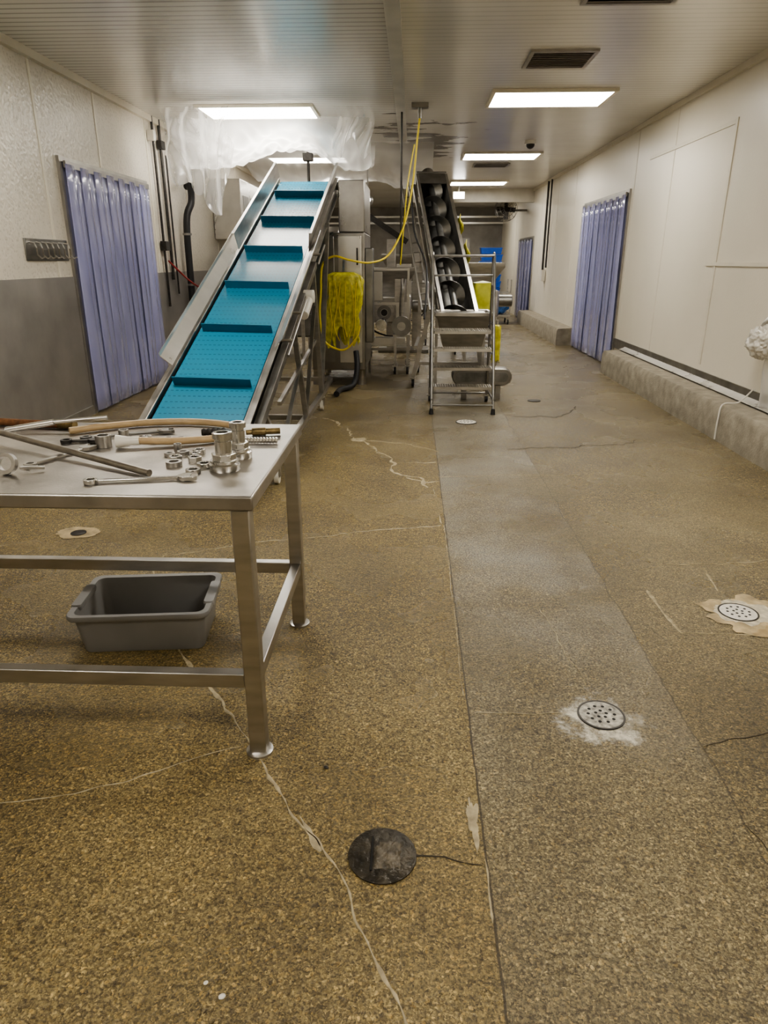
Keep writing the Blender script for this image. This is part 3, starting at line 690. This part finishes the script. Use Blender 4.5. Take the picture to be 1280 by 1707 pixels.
B().cyl((-W-.04,0,-.055),(W+.04,0,-.055),.04).obj('tail_roller',steel_d,cv,world=False)
B().cyl((-W-.04,LEN,-.055),(W+.04,LEN,-.055),.04).obj('head_roller',steel_d,cv,world=False)
for y in (0,LEN):
    for sx in(-1,1): B().cyl((sx*(W+.04),y,-.055),(sx*(W+.1),y,-.055),.05,n=16).obj('bearing_housing',steel_d,cv,world=False,bevel=.004)
B().cyl((W+.09,2.70,-.10),(W+.19,2.70,-.10),.06).cyl((W+.14,2.35,-.12),(W+.14,2.70,-.12),.045).obj('gear_motor',white_p,cv,world=False,bevel=.006)
for yy in (1.7,2.2,3.5): B().cyl((W+.04,yy,-.02),(W+.16,yy,-.02),.014).cyl((W+.16,yy-.25,-.02),(W+.16,yy+.25,-.02),.010).obj('guide_bracket',steel,cv,world=False)
def cz(Y): return A.z+(Y-A.y)*(Bp.z-A.z)/(Bp.y-A.y)
def cx(Y): return A.x+(Y-A.y)*(Bp.x-A.x)/(Bp.y-A.y)
xl,xr=-2.08,-.98
for Y in (5.0,6.3,7.45):
    for X,s in ((xl,-1),(xr,1)):
        xt=cx(Y)+s*(W+.075)
        B().bar((X,Y,.17),(xt,Y,cz(Y)-.07),.045).obj('support_leg',steel,cv)
B().bar((xr,7.45,.17),(xr-.02,8.5,.17),.05).bar((xr,4.75,.17),(xr,7.5,.17),.05).obj('base_rail',steel,cv,bevel=.003)
B().bar((xl,4.75,.17),(xl,8.5,.17),.05).obj('base_rail',steel,cv,bevel=.003)
for Y in (4.8,6.3,8.5): B().bar((xl,Y,.17),(xr,Y,.17),.045).obj('cross_member',steel,cv)
for p,q,w_ in (((xr,6.3,.2),(cx(7.45)+W+.08,7.45,1.1),.035),((xr,7.45,.2),(cx(8.6)+W+.07,8.6,1.95),.045),((xl,7.45,.2),(cx(8.6)-W-.07,8.6,1.95),.045)): B().bar(p,q,w_).obj('diagonal_brace',steel,cv)
B().bar((cx(7.45)-W-.07,7.45,1.0),(cx(7.45)+W+.07,7.45,1.0),.04).obj('cross_brace',steel,cv)
B().bar((xr+.04,5.0,.32),(xr-.05,6.3,.62),.03).obj('cross_brace',steel,cv)
B().bar((xr,5.02,.55),(xr-.05,7.45,.75),.03).obj('cross_brace',steel,cv)
def caster(parent,x,y,zt,r=.05,wm=None):
    c=B().bar((x-.022,y,r),(x-.022,y,zt-.01),.006,r*1.1,(0,1,0)).bar((x+.022,y,r),(x+.022,y,zt-.01),.006,r*1.1,(0,1,0)).bb(x-.035,x+.035,y-.035,y+.035,zt-.014,zt).obj('caster',steel,parent)
    w=B().cyl((x-.016,y,r),(x+.016,y,r),r,n=24).obj('wheel',wm or black,parent)
    w.parent=c; w.location=w.location-c.location
for X,Y in ((xr+.0,4.80),(xr,7.45),(xl,4.80),(xl,8.45)): caster(cv,X,Y,.148,.055,white_p)

# ---------------------------------------------------------------- tall stainless cabinet machine beyond conveyor
e=thing('tumbler_cabinet','tall stainless machine cabinet beside conveyor discharge','machine',(-.96,9.7,0))
cabm=mat('cabinet_stainless',(.44,.42,.39),.30,1,.2,3,.04,120)
B().bb(-1.30,-.60,9.05,10.3,.20,1.88).obj('lower_body',cabm,e,bevel=.012)
B().bb(-.92,-.60,9.10,10.3,1.88,2.47).obj('upper_body',cabm,e,bevel=.012)
B().bb(-.93,-.64,9.03,9.05,.30,1.84).obj('access_door',steel_l,e,bevel=.006)
B().bb(-1.28,-.98,9.035,9.05,.30,1.84).obj('side_panel',cabm,e,bevel=.006)
B().bb(-.70,-.68,9.0,9.03,1.5,1.7).obj('door_handle',darkm,e,bevel=.004)
B().bb(-.60,-.50,9.1,9.35,.55,1.7).obj('side_duct',steel_d,e,bevel=.01)
for x in (-1.25,-.66):
    for y in (9.15,10.2): B().lathe((x,y,0),[(.06,0),(.06,.02),(.055,.18),(.07,.21)],18).obj('foot',steel,e)
B().tube(smooth_pts([(-.72,9.0,.45),(-.70,8.9,.25),(-.74,8.75,.06),(-.88,8.5,.04),(-.90,8.2,.04)]),.035,12).obj('rubber_drain_hose',black,e)
e=thing('covered_control_panel','control panel wrapped in ragged yellow plastic bag','control panel',(-.86,8.82,.6))
b=B()
def yb(u,v):
    a=u*2*pi; w=.205*(1-.30*max(0,v-.55)+.04*sin(v*9)); d=.07*(1+.2*sin(v*5))
    fr=.11*sin(a*13+2.5*sin(v*4))*min(1,.25+v)+.06*sin(a*29+5*v)*v
    cr=.10*noise.noise(V((cos(a)*2,sin(a)*2,v*5)))+fr+.06*noise.noise(V((cos(a)*7,sin(a)*7,v*12)))
    r=1+cr
    if v<.05: r*=.6+v*8
    z=1.42-.76*v
    if v>.75: z+=(v-.75)*4*(.10*sin(a*11+1)+.06*sin(a*23))
    x=-.85+w*r*math.copysign(abs(cos(a))**.5,cos(a))+.03*sin(v*6); y=8.82+d*r*math.copysign(abs(sin(a))**.5,sin(a))
    return V((x,y,z))
b.grid(yb,180,50); b.obj('yellow_bag',yel,e,smooth=50)
B().bar((-.85,8.82,1.36),(-.85,8.99,1.58),.03).obj('support_arm',steel,e)
for k in range(6):
    x0=-1.01+.065*k
    B().tube(smooth_pts([(x0,8.735,1.30),(x0+.03*sin(k*2),8.715,1.05),(x0+.02*cos(k*3),8.715,.80),(x0+.05*sin(k),8.73,.64+.03*sin(k*5))]),.006,6).obj('bag_cord',yel_h,e)
e=thing('yellow_drop_hose','yellow hose dropping from a ceiling bracket','hose',(.06,9.25,H-.2))
B().bb(-.04,.16,9.2,9.34,H-.05,H-.002).obj('hose_bracket',steel_d,e)
B().cyl((.06,9.25,H-.16),(.06,9.25,H-.04),.022).obj('swivel_fitting',steel_d,e)
B().tube(smooth_pts([(.06,9.25,H-.14),(.03,9.27,2.9),(-.02,9.25,2.4),(-.12,9.15,1.95),(-.30,9.0,1.62),(-.52,8.80,1.53),(-.76,8.66,1.56),(-.94,8.64,1.60),(-1.08,8.64,1.5),(-1.11,8.66,1.2),(-1.13,8.65,.9),(-1.08,8.64,.62),(-.92,8.62,.52),(-.80,8.62,.53),(-.68,8.64,.66),(-.64,8.66,.8)],8),.012,10).obj('hose_line',yel_h,e)
rod('drop_pole',(-.16,9.62,3.298),(-.16,9.62,1.6),.014,darkm,'thin dark drop pole from ceiling','pole')
B().tube(smooth_pts([(.0,9.5,2.9),(-.07,9.4,2.5),(-.10,9.3,2.2),(-.16,9.4,1.5)]),.008,8).obj('air_line',yel_h,label='second thin yellow air line hanging down',cat='hose',base=False)

# ---------------------------------------------------------------- auger conveyor
A2=V((.56,8.62,.86)); B2=V((.235,10.85,2.60))
y2=(B2-A2).normalized(); x2=y2.cross(V((0,0,1))).normalized(); z2=x2.cross(y2); L2=(B2-A2).length
MA=Matrix(((x2.x,y2.x,z2.x,A2.x),(x2.y,y2.y,z2.y,A2.y),(x2.z,y2.z,z2.z,A2.z),(0,0,0,1)))
au=thing('screw_conveyor','inclined stainless screw auger in open trough','conveyor',MA)
b=B()
def tro(r,top):
    return [(-r,top)]+[(r*cos(a),r*sin(a)) for a in [pi+pi*k/12 for k in range(13)]]+[(r,top)]
outer=tro(.195,.14); inner=tro(.187,.14)[::-1]
b.loft([[V((p[0],y,p[1])) for p in outer+inner] for y in (0,L2)])
b.obj('trough',auger_m,au,world=False)
for sx in(-1,1): B().bb(min(sx*.187,sx*.225),max(sx*.187,sx*.225),0,L2,.132,.145).obj('trough_flange',steel,au,world=False)
b=B(); turns=6.5; n=int(24*turns)
b.loft([[V((.045*cos(2*pi*k/24),L2*k/n,.045*sin(2*pi*k/24))),V((.150*cos(2*pi*k/24),L2*k/n,.150*sin(2*pi*k/24))),V((.150*cos(2*pi*k/24),L2*k/n+.006,.150*sin(2*pi*k/24))),V((.045*cos(2*pi*k/24),L2*k/n+.006,.045*sin(2*pi*k/24)))] for k in range(n)])
b.obj('screw_flight',steel_d,au,world=False,smooth=50)
B().cyl((0,-.05,0),(0,L2+.1,0),.045).obj('screw_shaft',auger_m,au,world=False)
B().bb(-.21,.21,L2,L2+.02,-.22,.16).obj('top_end_plate',steel_d,au,world=False)
B().bb(-.19,.19,L2-.25,L2,.145,.152).obj('top_cover',steel_d,au,world=False)
B().cyl((0,L2+.03,-.05),(0,L2+.30,-.05),.10).obj('drive_motor',steel_d,au,world=False,bevel=.01)
for sx in (-1,1):
    B().bar((sx*.25,0.1,.02),(sx*.25,L2-.1,.02),.04).obj('side_rail',steel,au,world=False)
b=B(); b.bar((-.32,.2,.0),(-.32,L2,.0),.02).bar((-.42,.2,.0),(-.42,L2,.0),.02)
for k in range(12): b.bar((-.32,.3+k*.2,0),(-.42,.3+k*.2,0),.012)
b.obj('cable_ladder',steel,au,world=False)
B().tube(smooth_pts([(-.30,L2-.2,.08),(-.36,L2*.6,.03),(-.30,L2*.3,.10),(-.40,.1,-.05)]),.012,8).obj('cable',black,au,world=False)
b=B()
for p,q,w_ in (((.10,10.2,.12),(.12,10.2,2.0),.05),((.78,10.2,.12),(.60,10.2,2.0),.05),((.02,9.0,.12),(.25,9.0,1.05),.05),((.92,9.0,.12),(.76,9.0,1.05),.05),((.10,10.2,.5),(.05,9.0,.5),.04),((.80,10.2,.5),(.90,9.0,.5),.04),((.05,9.0,.3),(.9,9.0,.3),.04),((.02,9.0,.14),(.10,10.2,.14),.05),((.92,9.0,.14),(.78,10.2,.14),.05)): b.bar(p,q,w_)
b.obj('support_frame',steel,au)
for X,Y in ((.02,9.0),(.92,9.0),(.10,10.2),(.78,10.2)): caster(au,X,Y,.12,.048)
def hopl(w,d,z,x=.59,y=8.36): return [V((x-w/2,y-d/2,z)),V((x+w/2,y-d/2,z)),V((x+w/2,y+d/2,z)),V((x-w/2,y+d/2,z))]
B().loft([hopl(.40,.32,.55),hopl(.46,.40,.62),hopl(.60,.56,.93),hopl(.66,.62,.96),hopl(.66,.62,1.0),hopl(.60,.56,.995),hopl(.58,.54,.95),hopl(.42,.36,.66)]).obj('feed_hopper',steel,au,bevel=.004)
B().bb(.33,.85,8.1,8.55,.975,.985).obj('hopper_tray',steel_l,au)
B().cyl((.59,8.36,.72),(.59,8.62,.84),.12).obj('hopper_screw_housing',steel_d,au)
for X in (.30,.88): B().bar((X,8.62,.0),(X,8.62,.98),.035).obj('hopper_leg',steel,au)
for yy,l_ in ((1.0,.35),(1.6,.30)):
    B().grid(lambda u,v:V((.272+.015*sin(v*9+u*7),yy+l_*u+.02*sin(v*5),.16-.30*v)),14,14).obj('side_cover',yel,au,world=False,thick=.004,smooth=70)
e=thing('transfer_roller_unit','dark flat oval-ended stainless drive housing near floor','machine part',(.85,8.2,.1))
def oval(y,s):
    P=[]
    for k in range(13): a=-pi/2+pi*k/12; P.append(V((1.08+.10*s*cos(a),y,.27+.10*s*sin(a))))
    for k in range(13): a=pi/2+pi*k/12; P.append(V((.58+.10*s*cos(a),y,.27+.10*s*sin(a))))
    return P
B().loft([oval(8.10,.9),oval(8.115,1),oval(8.285,1),oval(8.30,.9)]).obj('oval_housing',steel_d,e,smooth=40)
B().loft([oval(8.09,.55),oval(8.10,.55)]).obj('face_plate',auger_m,e,smooth=40)
for xx in (.60,1.0): B().bb(xx,xx+.06,8.16,8.25,0,.19).obj('housing_stand',steel_d,e)

# ---------------------------------------------------------------- rolling step stand
sx0,sx1=.22,.88
e=thing('step_stand','stainless rolling step stand with mesh treads','step ladder',(.55,7.6,0))
for X in (sx0,sx1):
    B().tube([(X,7.28,.06),(X,7.90,1.60)],.015,12).obj('front_post',steel_d,e)
    B().tube([(X,8.02,.06),(X,7.96,1.30)],.015,12).obj('rear_post',steel_d,e)
    B().tube([(X,7.30,.15),(X,8.02,.15)],.011).tube([(X,7.62,.9),(X,7.98,.9)],.011).tube([(X,7.5,.60),(X,8.0,.60)],.011).tube([(X,7.75,1.22),(X,7.97,1.22)],.011).obj('side_rail',steel_d,e)
    B().tube(smooth_pts([(X,7.90,1.60),(X,7.95,1.63),(X,8.02,1.55),(X,7.99,1.25),(X,7.97,1.2)]),.012).obj('hand_loop',steel_d,e)
B().tube([(sx0,7.90,1.60),(sx1,7.90,1.60)],.014).obj('top_guard_rail',steel_d,e)
B().tube([(sx0,7.98,1.40),(sx1,7.98,1.40)],.011).obj('top_guard_rail',steel_d,e)
for yy in (7.29,8.02): B().tube([(sx0,yy,.10),(sx1,yy,.10)],.011).obj('base_rail',steel_d,e)
def tread(z,y0,d,m=steel):
    b=B(); b.bb(sx0+.02,sx1-.02,y0,y0+.010,z-.03,z).bb(sx0+.02,sx1-.02,y0+d-.010,y0+d,z-.03,z).bb(sx0+.02,sx0+.03,y0,y0+d,z-.03,z).bb(sx1-.03,sx1-.02,y0,y0+d,z-.03,z)
    for k in range(1,24): x=sx0+.02+(sx1-sx0-.04)*k/24; b.bb(x-.003,x+.003,y0,y0+d,z-.018,z)
    for k in range(1,4): y=y0+d*k/4; b.bb(sx0+.02,sx1-.02,y-.003,y+.003,z-.014,z-.001)
    b.obj('tread',m,e)
tread(.28,7.36,.20); tread(.47,7.45,.20); tread(.66,7.53,.20,steel_l); tread(.84,7.60,.34,steel_l)
for X in (sx0,sx1):
    B().cyl((X,7.28,0),(X,7.28,.06),.026,.02).obj('rubber_foot',black,e)
    caster(e,X,8.02,.08,.036)

# ---------------------------------------------------------------- background machines
def grinder(x,y,s,label):
    e=thing('meat_grinder',label,'machine',(x,y,0))
    def P(a,b_,c): return (x+a*s,y+b_*s,c*s)
    b=B()
    for a in(-.32,.32):
        for c in (-.3,.3): b.bar(P(a,c,.12),P(a,c,.62),.05*s)
    b.bar(P(-.32,-.3,.2),P(.32,-.3,.2),.04*s).bar(P(-.32,.3,.2),P(.32,.3,.2),.04*s).bar(P(-.32,-.3,.22),P(-.32,.3,.22),.04*s).bar(P(.32,-.3,.22),P(.32,.3,.22),.04*s)
    b.obj('leg_frame',steel,e)
    B().box(P(0,0,.82),(.72*s,.68*s,.42*s)).obj('machine_body',steel,e,bevel=.03)
    B().loft([[V(P(a*w,c*w+.02,z)) for a,c in((-1,-1),(1,-1),(1,1),(-1,1))] for w,z in ((.18,1.02),(.42,1.38),(.42,1.45),(.39,1.45),(.16,1.05))]).obj('hopper',steel,e,bevel=.004)
    B().tube([P(-.05,-.34,.80),P(-.05,-.62,.80),P(-.05,-.63,.80),P(-.05,-.70,.80)],[.11*s,.11*s,.15*s,.15*s],24).obj('grinding_barrel',steel,e)
    B().ring(P(-.05,-.705,.80),.06*s,.11*s,.01,Matrix.Rotation(radians(90),3,'X')).obj('barrel_ring',steel_d,e)
    B().cyl(P(-.05,-.72,.80),P(-.05,-.70,.80),.05*s).obj('barrel_plate',darkm,e)
    B().box(P(.22,-.35,.78),(.20*s,.03*s,.30*s)).obj('control_box',steel_l,e,bevel=.006)
    B().cyl(P(.38,.05,.85),P(.62,.05,.85),.10*s).obj('drive_motor',steel_d,e,bevel=.01)
    B().tube(smooth_pts([P(-.3,-.36,.9),P(-.34,-.45,.7),P(-.2,-.5,.5),P(.1,-.45,.42),P(.3,-.36,.55)]),.014,8).obj('cable',black,e)
    for a in(-.32,.32):
        for c in(-.3,.3): caster(e,x+a*s,y+c*s,.12*s,.05*s)
    return e
grinder(-.38,11.65,1.0,'stainless grinder on casters with square hopper')
grinder(-.1,14.0,1.15,'tall stainless mixer grinder with hopper')
grinder(1.1,12.6,1.05,'stainless grinder behind the screw conveyor')
e=thing('hoist_column','stainless bin lift column with sloped arm','machine',(-.25,12.7,0))
B().bb(-.45,-.30,12.6,12.8,0.06,1.9).obj('column',steel,e,bevel=.006)
B().bb(.0,.12,12.6,12.8,0.06,1.7).obj('column',steel,e,bevel=.006)
B().bb(-.6,.3,12.5,13.0,0,.06).obj('base_plate',steel_d,e,bevel=.006)
B().bar((-.9,12.55,2.35),(-.1,12.55,1.85),.09).obj('lift_arm',darkm,e)
B().bb(-.28,-.02,12.55,12.6,.9,1.5).obj('lift_plate',steel_l,e,bevel=.006)
e=thing('equipment_rack','open stainless rack holding panels and motors','rack',(-.25,10.7,0))
b=B()
for X in (-.66,-.06):
    for Y in (10.55,10.78): b.bar((X,Y,.12),(X,Y,1.45),.03)
for zz in (.35,.95,1.43): b.bar((-.66,10.55,zz),(-.06,10.55,zz),.025).bar((-.66,10.78,zz),(-.06,10.78,zz),.025).bar((-.66,10.55,zz),(-.66,10.78,zz),.025).bar((-.06,10.55,zz),(-.06,10.78,zz),.025)
b.obj('rack_frame',steel_l,e)
B().bb(-.64,-.44,10.52,10.55,1.0,1.40).obj('rack_panel',steel_l,e,bevel=.004)
B().bb(-.26,-.08,10.52,10.55,.98,1.30).obj('rack_panel',steel,e,bevel=.004)
B().cyl((-.46,10.50,.65),(-.46,10.76,.65),.085).obj('rack_motor',chrome,e,bevel=.008)
B().bb(-.62,-.10,10.58,10.75,.36,.46).obj('rack_tray',steel_l,e,bevel=.004)
for X in (-.66,-.06):
    for Y in (10.55,10.78): caster(e,X,Y,.12,.05)
e=thing('pump_unit','stainless pump with flanged pipe outlets on stand','pump',(-.05,10.2,0))
b=B()
for X in(-.24,-.06):
    for Y in (10.05,10.35): b.bar((X,Y,.12),(X,Y,.55),.03)
b.bb(-.27,-.03,10.02,10.38,.53,.56); b.obj('pump_stand',steel,e)
B().cyl((-.15,10.0,.68),(-.15,10.36,.68),.11).obj('pump_housing',steel,e,bevel=.012)
B().ring((-.15,10.0,.68),.06,.14,.03,Matrix.Rotation(radians(90),3,'X')).obj('pump_flange',steel_d,e)
B().tube(smooth_pts([(-.15,10.2,.78),(-.15,10.2,1.0),(-.13,10.2,1.2),(-.13,10.25,1.3)]),.035,14).obj('outlet_pipe',steel,e)
for X in(-.24,-.06):
    for Y in (10.05,10.35): caster(e,X,Y,.12,.048)
e=thing('spotlight','small bright work light hung from ceiling','light fixture',(-.75,11.4,2.3))
B().cyl((-.70,11.35,2.42),(-.70,11.5,2.42),.05,.08).bar((-.70,11.42,2.45),(-.70,11.42,3.298),.02).obj('lamp_shell',steel_d,e)
B().cyl((-.70,11.335,2.42),(-.70,11.348,2.42),.045).obj('lamp_lens',lamp_s,e)
e=thing('storage_vat','large stainless vat behind the conveyor','machine',(-2.3,12.4,0))
B().bb(-2.85,-1.65,11.65,12.95,.35,1.75).obj('vat_body',steel_d,e,bevel=.03)
b=B()
for X in(-2.8,-1.7):
    for Y in (11.7,12.9): b.bar((X,Y,0),(X,Y,.36),.07)
b.obj('vat_legs',steel,e)
B().loft([[V((x_,y_,z_)) for x_,y_ in ((-2.9,11.6),(-1.6,11.6),(-1.6,13.0),(-2.9,13.0))] for z_ in (1.70,1.78)]).obj('vat_rim',steel,e)
e=thing('discharge_chute','square stainless chute under hanging plastic','chute',(-1.4,10.8,0))
B().loft([[V((-1.75,10.4,2.0)),V((-1.05,10.4,2.0)),V((-1.05,11.0,2.0)),V((-1.75,11.0,2.0))],[V((-1.6,10.6,1.2)),V((-1.35,10.6,1.2)),V((-1.35,10.9,1.2)),V((-1.6,10.9,1.2))]],False,False).obj('chute_body',steel,e,thick=.006)
B().bar((-1.70,10.95,0),(-1.70,10.95,2.0),.05).obj('chute_leg',steel,e)
B().bar((-1.38,10.95,0),(-1.38,10.95,1.25),.05).obj('chute_leg',steel,e)
def drape(x,y,z0,z1,w,d,m,seed,ex=.5,parent=None,name='yellow_cover',label=None):
    b=B()
    def f(u,v):
        a=u*2*pi; r=1+.10*noise.noise(V((cos(a)*2+seed,sin(a)*2,v*4)))+.08*sin(a*7+v*4+seed)*v
        k=min(1,.9+v*2) if v>0 else 0
        return V((x+w/2*k*r*math.copysign(abs(cos(a))**ex,cos(a)),y+d/2*k*r*math.copysign(abs(sin(a))**ex,sin(a)),z1-(z1-z0)*v+.03*sin(a*4)*v))
    b.grid(f,48,20); return b.obj(name,m,parent,label=label,cat='plastic cover' if parent is None else None,smooth=60)
drape(1.02,10.5,.72,1.28,.30,.22,green_p,2,label='yellow-green plastic bag covering a machine part')
B().bar((1.02,10.5,0),(1.02,10.5,.72),.04).obj('machine_post',steel,label='short stainless post under a plastic cover',cat='post')
e=thing('covered_post','steel post with narrow yellow plastic sleeve','post',(1.15,9.6,0))
B().cyl((1.15,9.6,0),(1.15,9.6,.8),.02).obj('post',steel,e)
drape(1.15,9.6,.25,.75,.11,.09,yel,8,parent=e,name='sleeve')
M0=thing('plastic_crate','blue plastic crate in a tall stack','crate',(2.17,20.4,.15),group='stacked blue crates')
b=B(); w,d,h=.60,.42,.165
def rect(w,d,z): return [V((2.17-w/2,20.4-d/2,z)),V((2.17+w/2,20.4-d/2,z)),V((2.17+w/2,20.4+d/2,z)),V((2.17-w/2,20.4+d/2,z))]
b.loft([rect(w-.06,d-.06,.15),rect(w-.02,d-.02,.15+h-.03),rect(w,d,.15+h-.03),rect(w,d,.15+h),rect(w-.04,d-.04,.15+h),rect(w-.08,d-.08,.165)])
b.obj('crate_body',blue_p,M0,bevel=.004)
for k in range(9):
    c=copy_thing(M0,(random.uniform(-.015,.015),0,(k+1)*.175))
e=thing('crate_dolly','low wheeled dolly under blue crates','dolly',(2.17,20.4,0))
B().bb(1.9,2.44,20.2,20.6,.10,.148).obj('deck',blue_p,e,bevel=.005)
for X in(1.97,2.37):
    for Y in(20.27,20.53): caster(e,X,Y,.10,.04)
DX=-.22
e=thing('wrapped_cart','cart loaded with blue plastic wrapped goods','cart',(2.52+DX,18.9,0))
b=B(); b.bb(2.3+DX,2.75+DX,18.4,19.1,.2,.24).bb(2.3+DX,2.75+DX,18.4,19.1,.75,.78)
for X in (2.32+DX,2.73+DX):
    for Y in (18.42,19.08): b.bar((X,Y,.2),(X,Y,1.1),.03)
b.obj('cart_frame',steel,e)
b=B(); bmesh.ops.create_icosphere(b.bm,subdivisions=4,radius=1)
for v in b.bm.verts:
    p=v.co.copy(); dd=1+.25*noise.noise(p*2.5)+.12*noise.noise(p*7)
    v.co=V((2.52+DX+p.x*.24*dd,18.75+p.y*.3*dd,.49+p.z*.24*dd))
b.obj('blue_liner',mat('light_blue_film',(.06,.22,.66),.25,0,.25,8,.4,20),e)
for X in(2.35+DX,2.7+DX):
    for Y in(18.45,19.05): caster(e,X,Y,.2,.06)

# ---------------------------------------------------------------- hanging plastic sheets
def fold(u,v,s): return .035*abs(noise.noise(V((u*16,v*6,s))))+.03*noise.noise(V((u*5+v*3,v*4,s+4)))
b=B()
def canopy(u,v):
    x=-2.95+2.42*u; y=9.10+1.3*v
    sag=(.44+.12*sin(u*7+1)+.12*noise.noise(V((u*4,v*2,1))))*sin(pi*min(1,v*.92+.02))**.55
    z=H-.05-sag-fold(u,v,2)*2*sin(pi*v)
    return V((x,y+.03*noise.noise(V((u*9,v*5,4))),min(z,H-.045)))
b.grid(canopy,120,60)
def tail(u,v):
    x=-3.02+.80*u*(1-.10*v)+.10*v*v+.03*sin(v*6+u*8)
    drop=.80+.42*(u/.8)**2 if u<.8 else .80+.42*(1-(u-.8)/.2)-.45*((u-.8)/.2)
    y=9.08+.07*sin(u*24+v*3)*(.2+v)+.05*noise.noise(V((u*9,v*6,3)))
    return V((x,y,H-.05-max(drop+.05*sin(u*21),.3)*v))
b.grid(tail,70,60)
def tail2(u,v):
    x=-.95+.44*u+.04*sin(v*5); y=9.10+.1*v+.05*sin(u*20+v*4)*v
    return V((x,y,H-.05-(.42+.12*sin(u*9))*v))
b.grid(tail2,36,26)
b.obj('plastic_sheet',sheet_m,label='crumpled clear plastic sheet draped around ceiling light',cat='plastic sheet',smooth=70,base=False)
b=B()
def can2(u,v):
    x=-2.7+3.0*u; y=11.7+3.4*v
    z=H-.05-(.40+.08*sin(u*9)+.12*noise.noise(V((u*5,v*3,7))))*max(0,sin(pi*v))**.6-fold(u,v,9)*2*sin(pi*v)
    return V((x,y,min(z,H-.02)))
b.grid(can2,110,60)
b.obj('plastic_sheet',sheet_m,label='long sagging clear plastic sheet under far ceiling',cat='plastic sheet',smooth=70,base=False)
e=thing('conduit_drop','short conduit drop with junction box','conduit',(-1.5,10.9,2.6))
B().cyl((-1.55,11.1,2.5),(-1.55,11.1,3.298),.02).obj('conduit_tube',darkm,e)
B().bb(-1.62,-1.48,11.02,11.16,2.92,3.02).obj('junction_box',darkm,e,bevel=.004)

# ---------------------------------------------------------------- world and camera
w=bpy.data.worlds.new('world'); bpy.context.scene.world=w; w.use_nodes=True
w.node_tree.nodes['Background'].inputs[0].default_value=(1,.95,.88,1); w.node_tree.nodes['Background'].inputs[1].default_value=.3
cd=bpy.data.cameras.new('camera'); cam=bpy.data.objects.new('camera',cd); C.objects.link(cam)
cd.sensor_fit='VERTICAL'; cd.sensor_height=36; cd.lens=36*1138/1707; cd.clip_start=.05; cd.clip_end=100
cam.location=(0,0,1.55); cam.rotation_euler=(radians(90-20.2),0,radians(2.27))
bpy.context.scene.camera=cam
vs=bpy.context.scene.view_settings; vs.view_transform='AgX'; vs.look='AgX - Medium High Contrast'; vs.exposure=.4
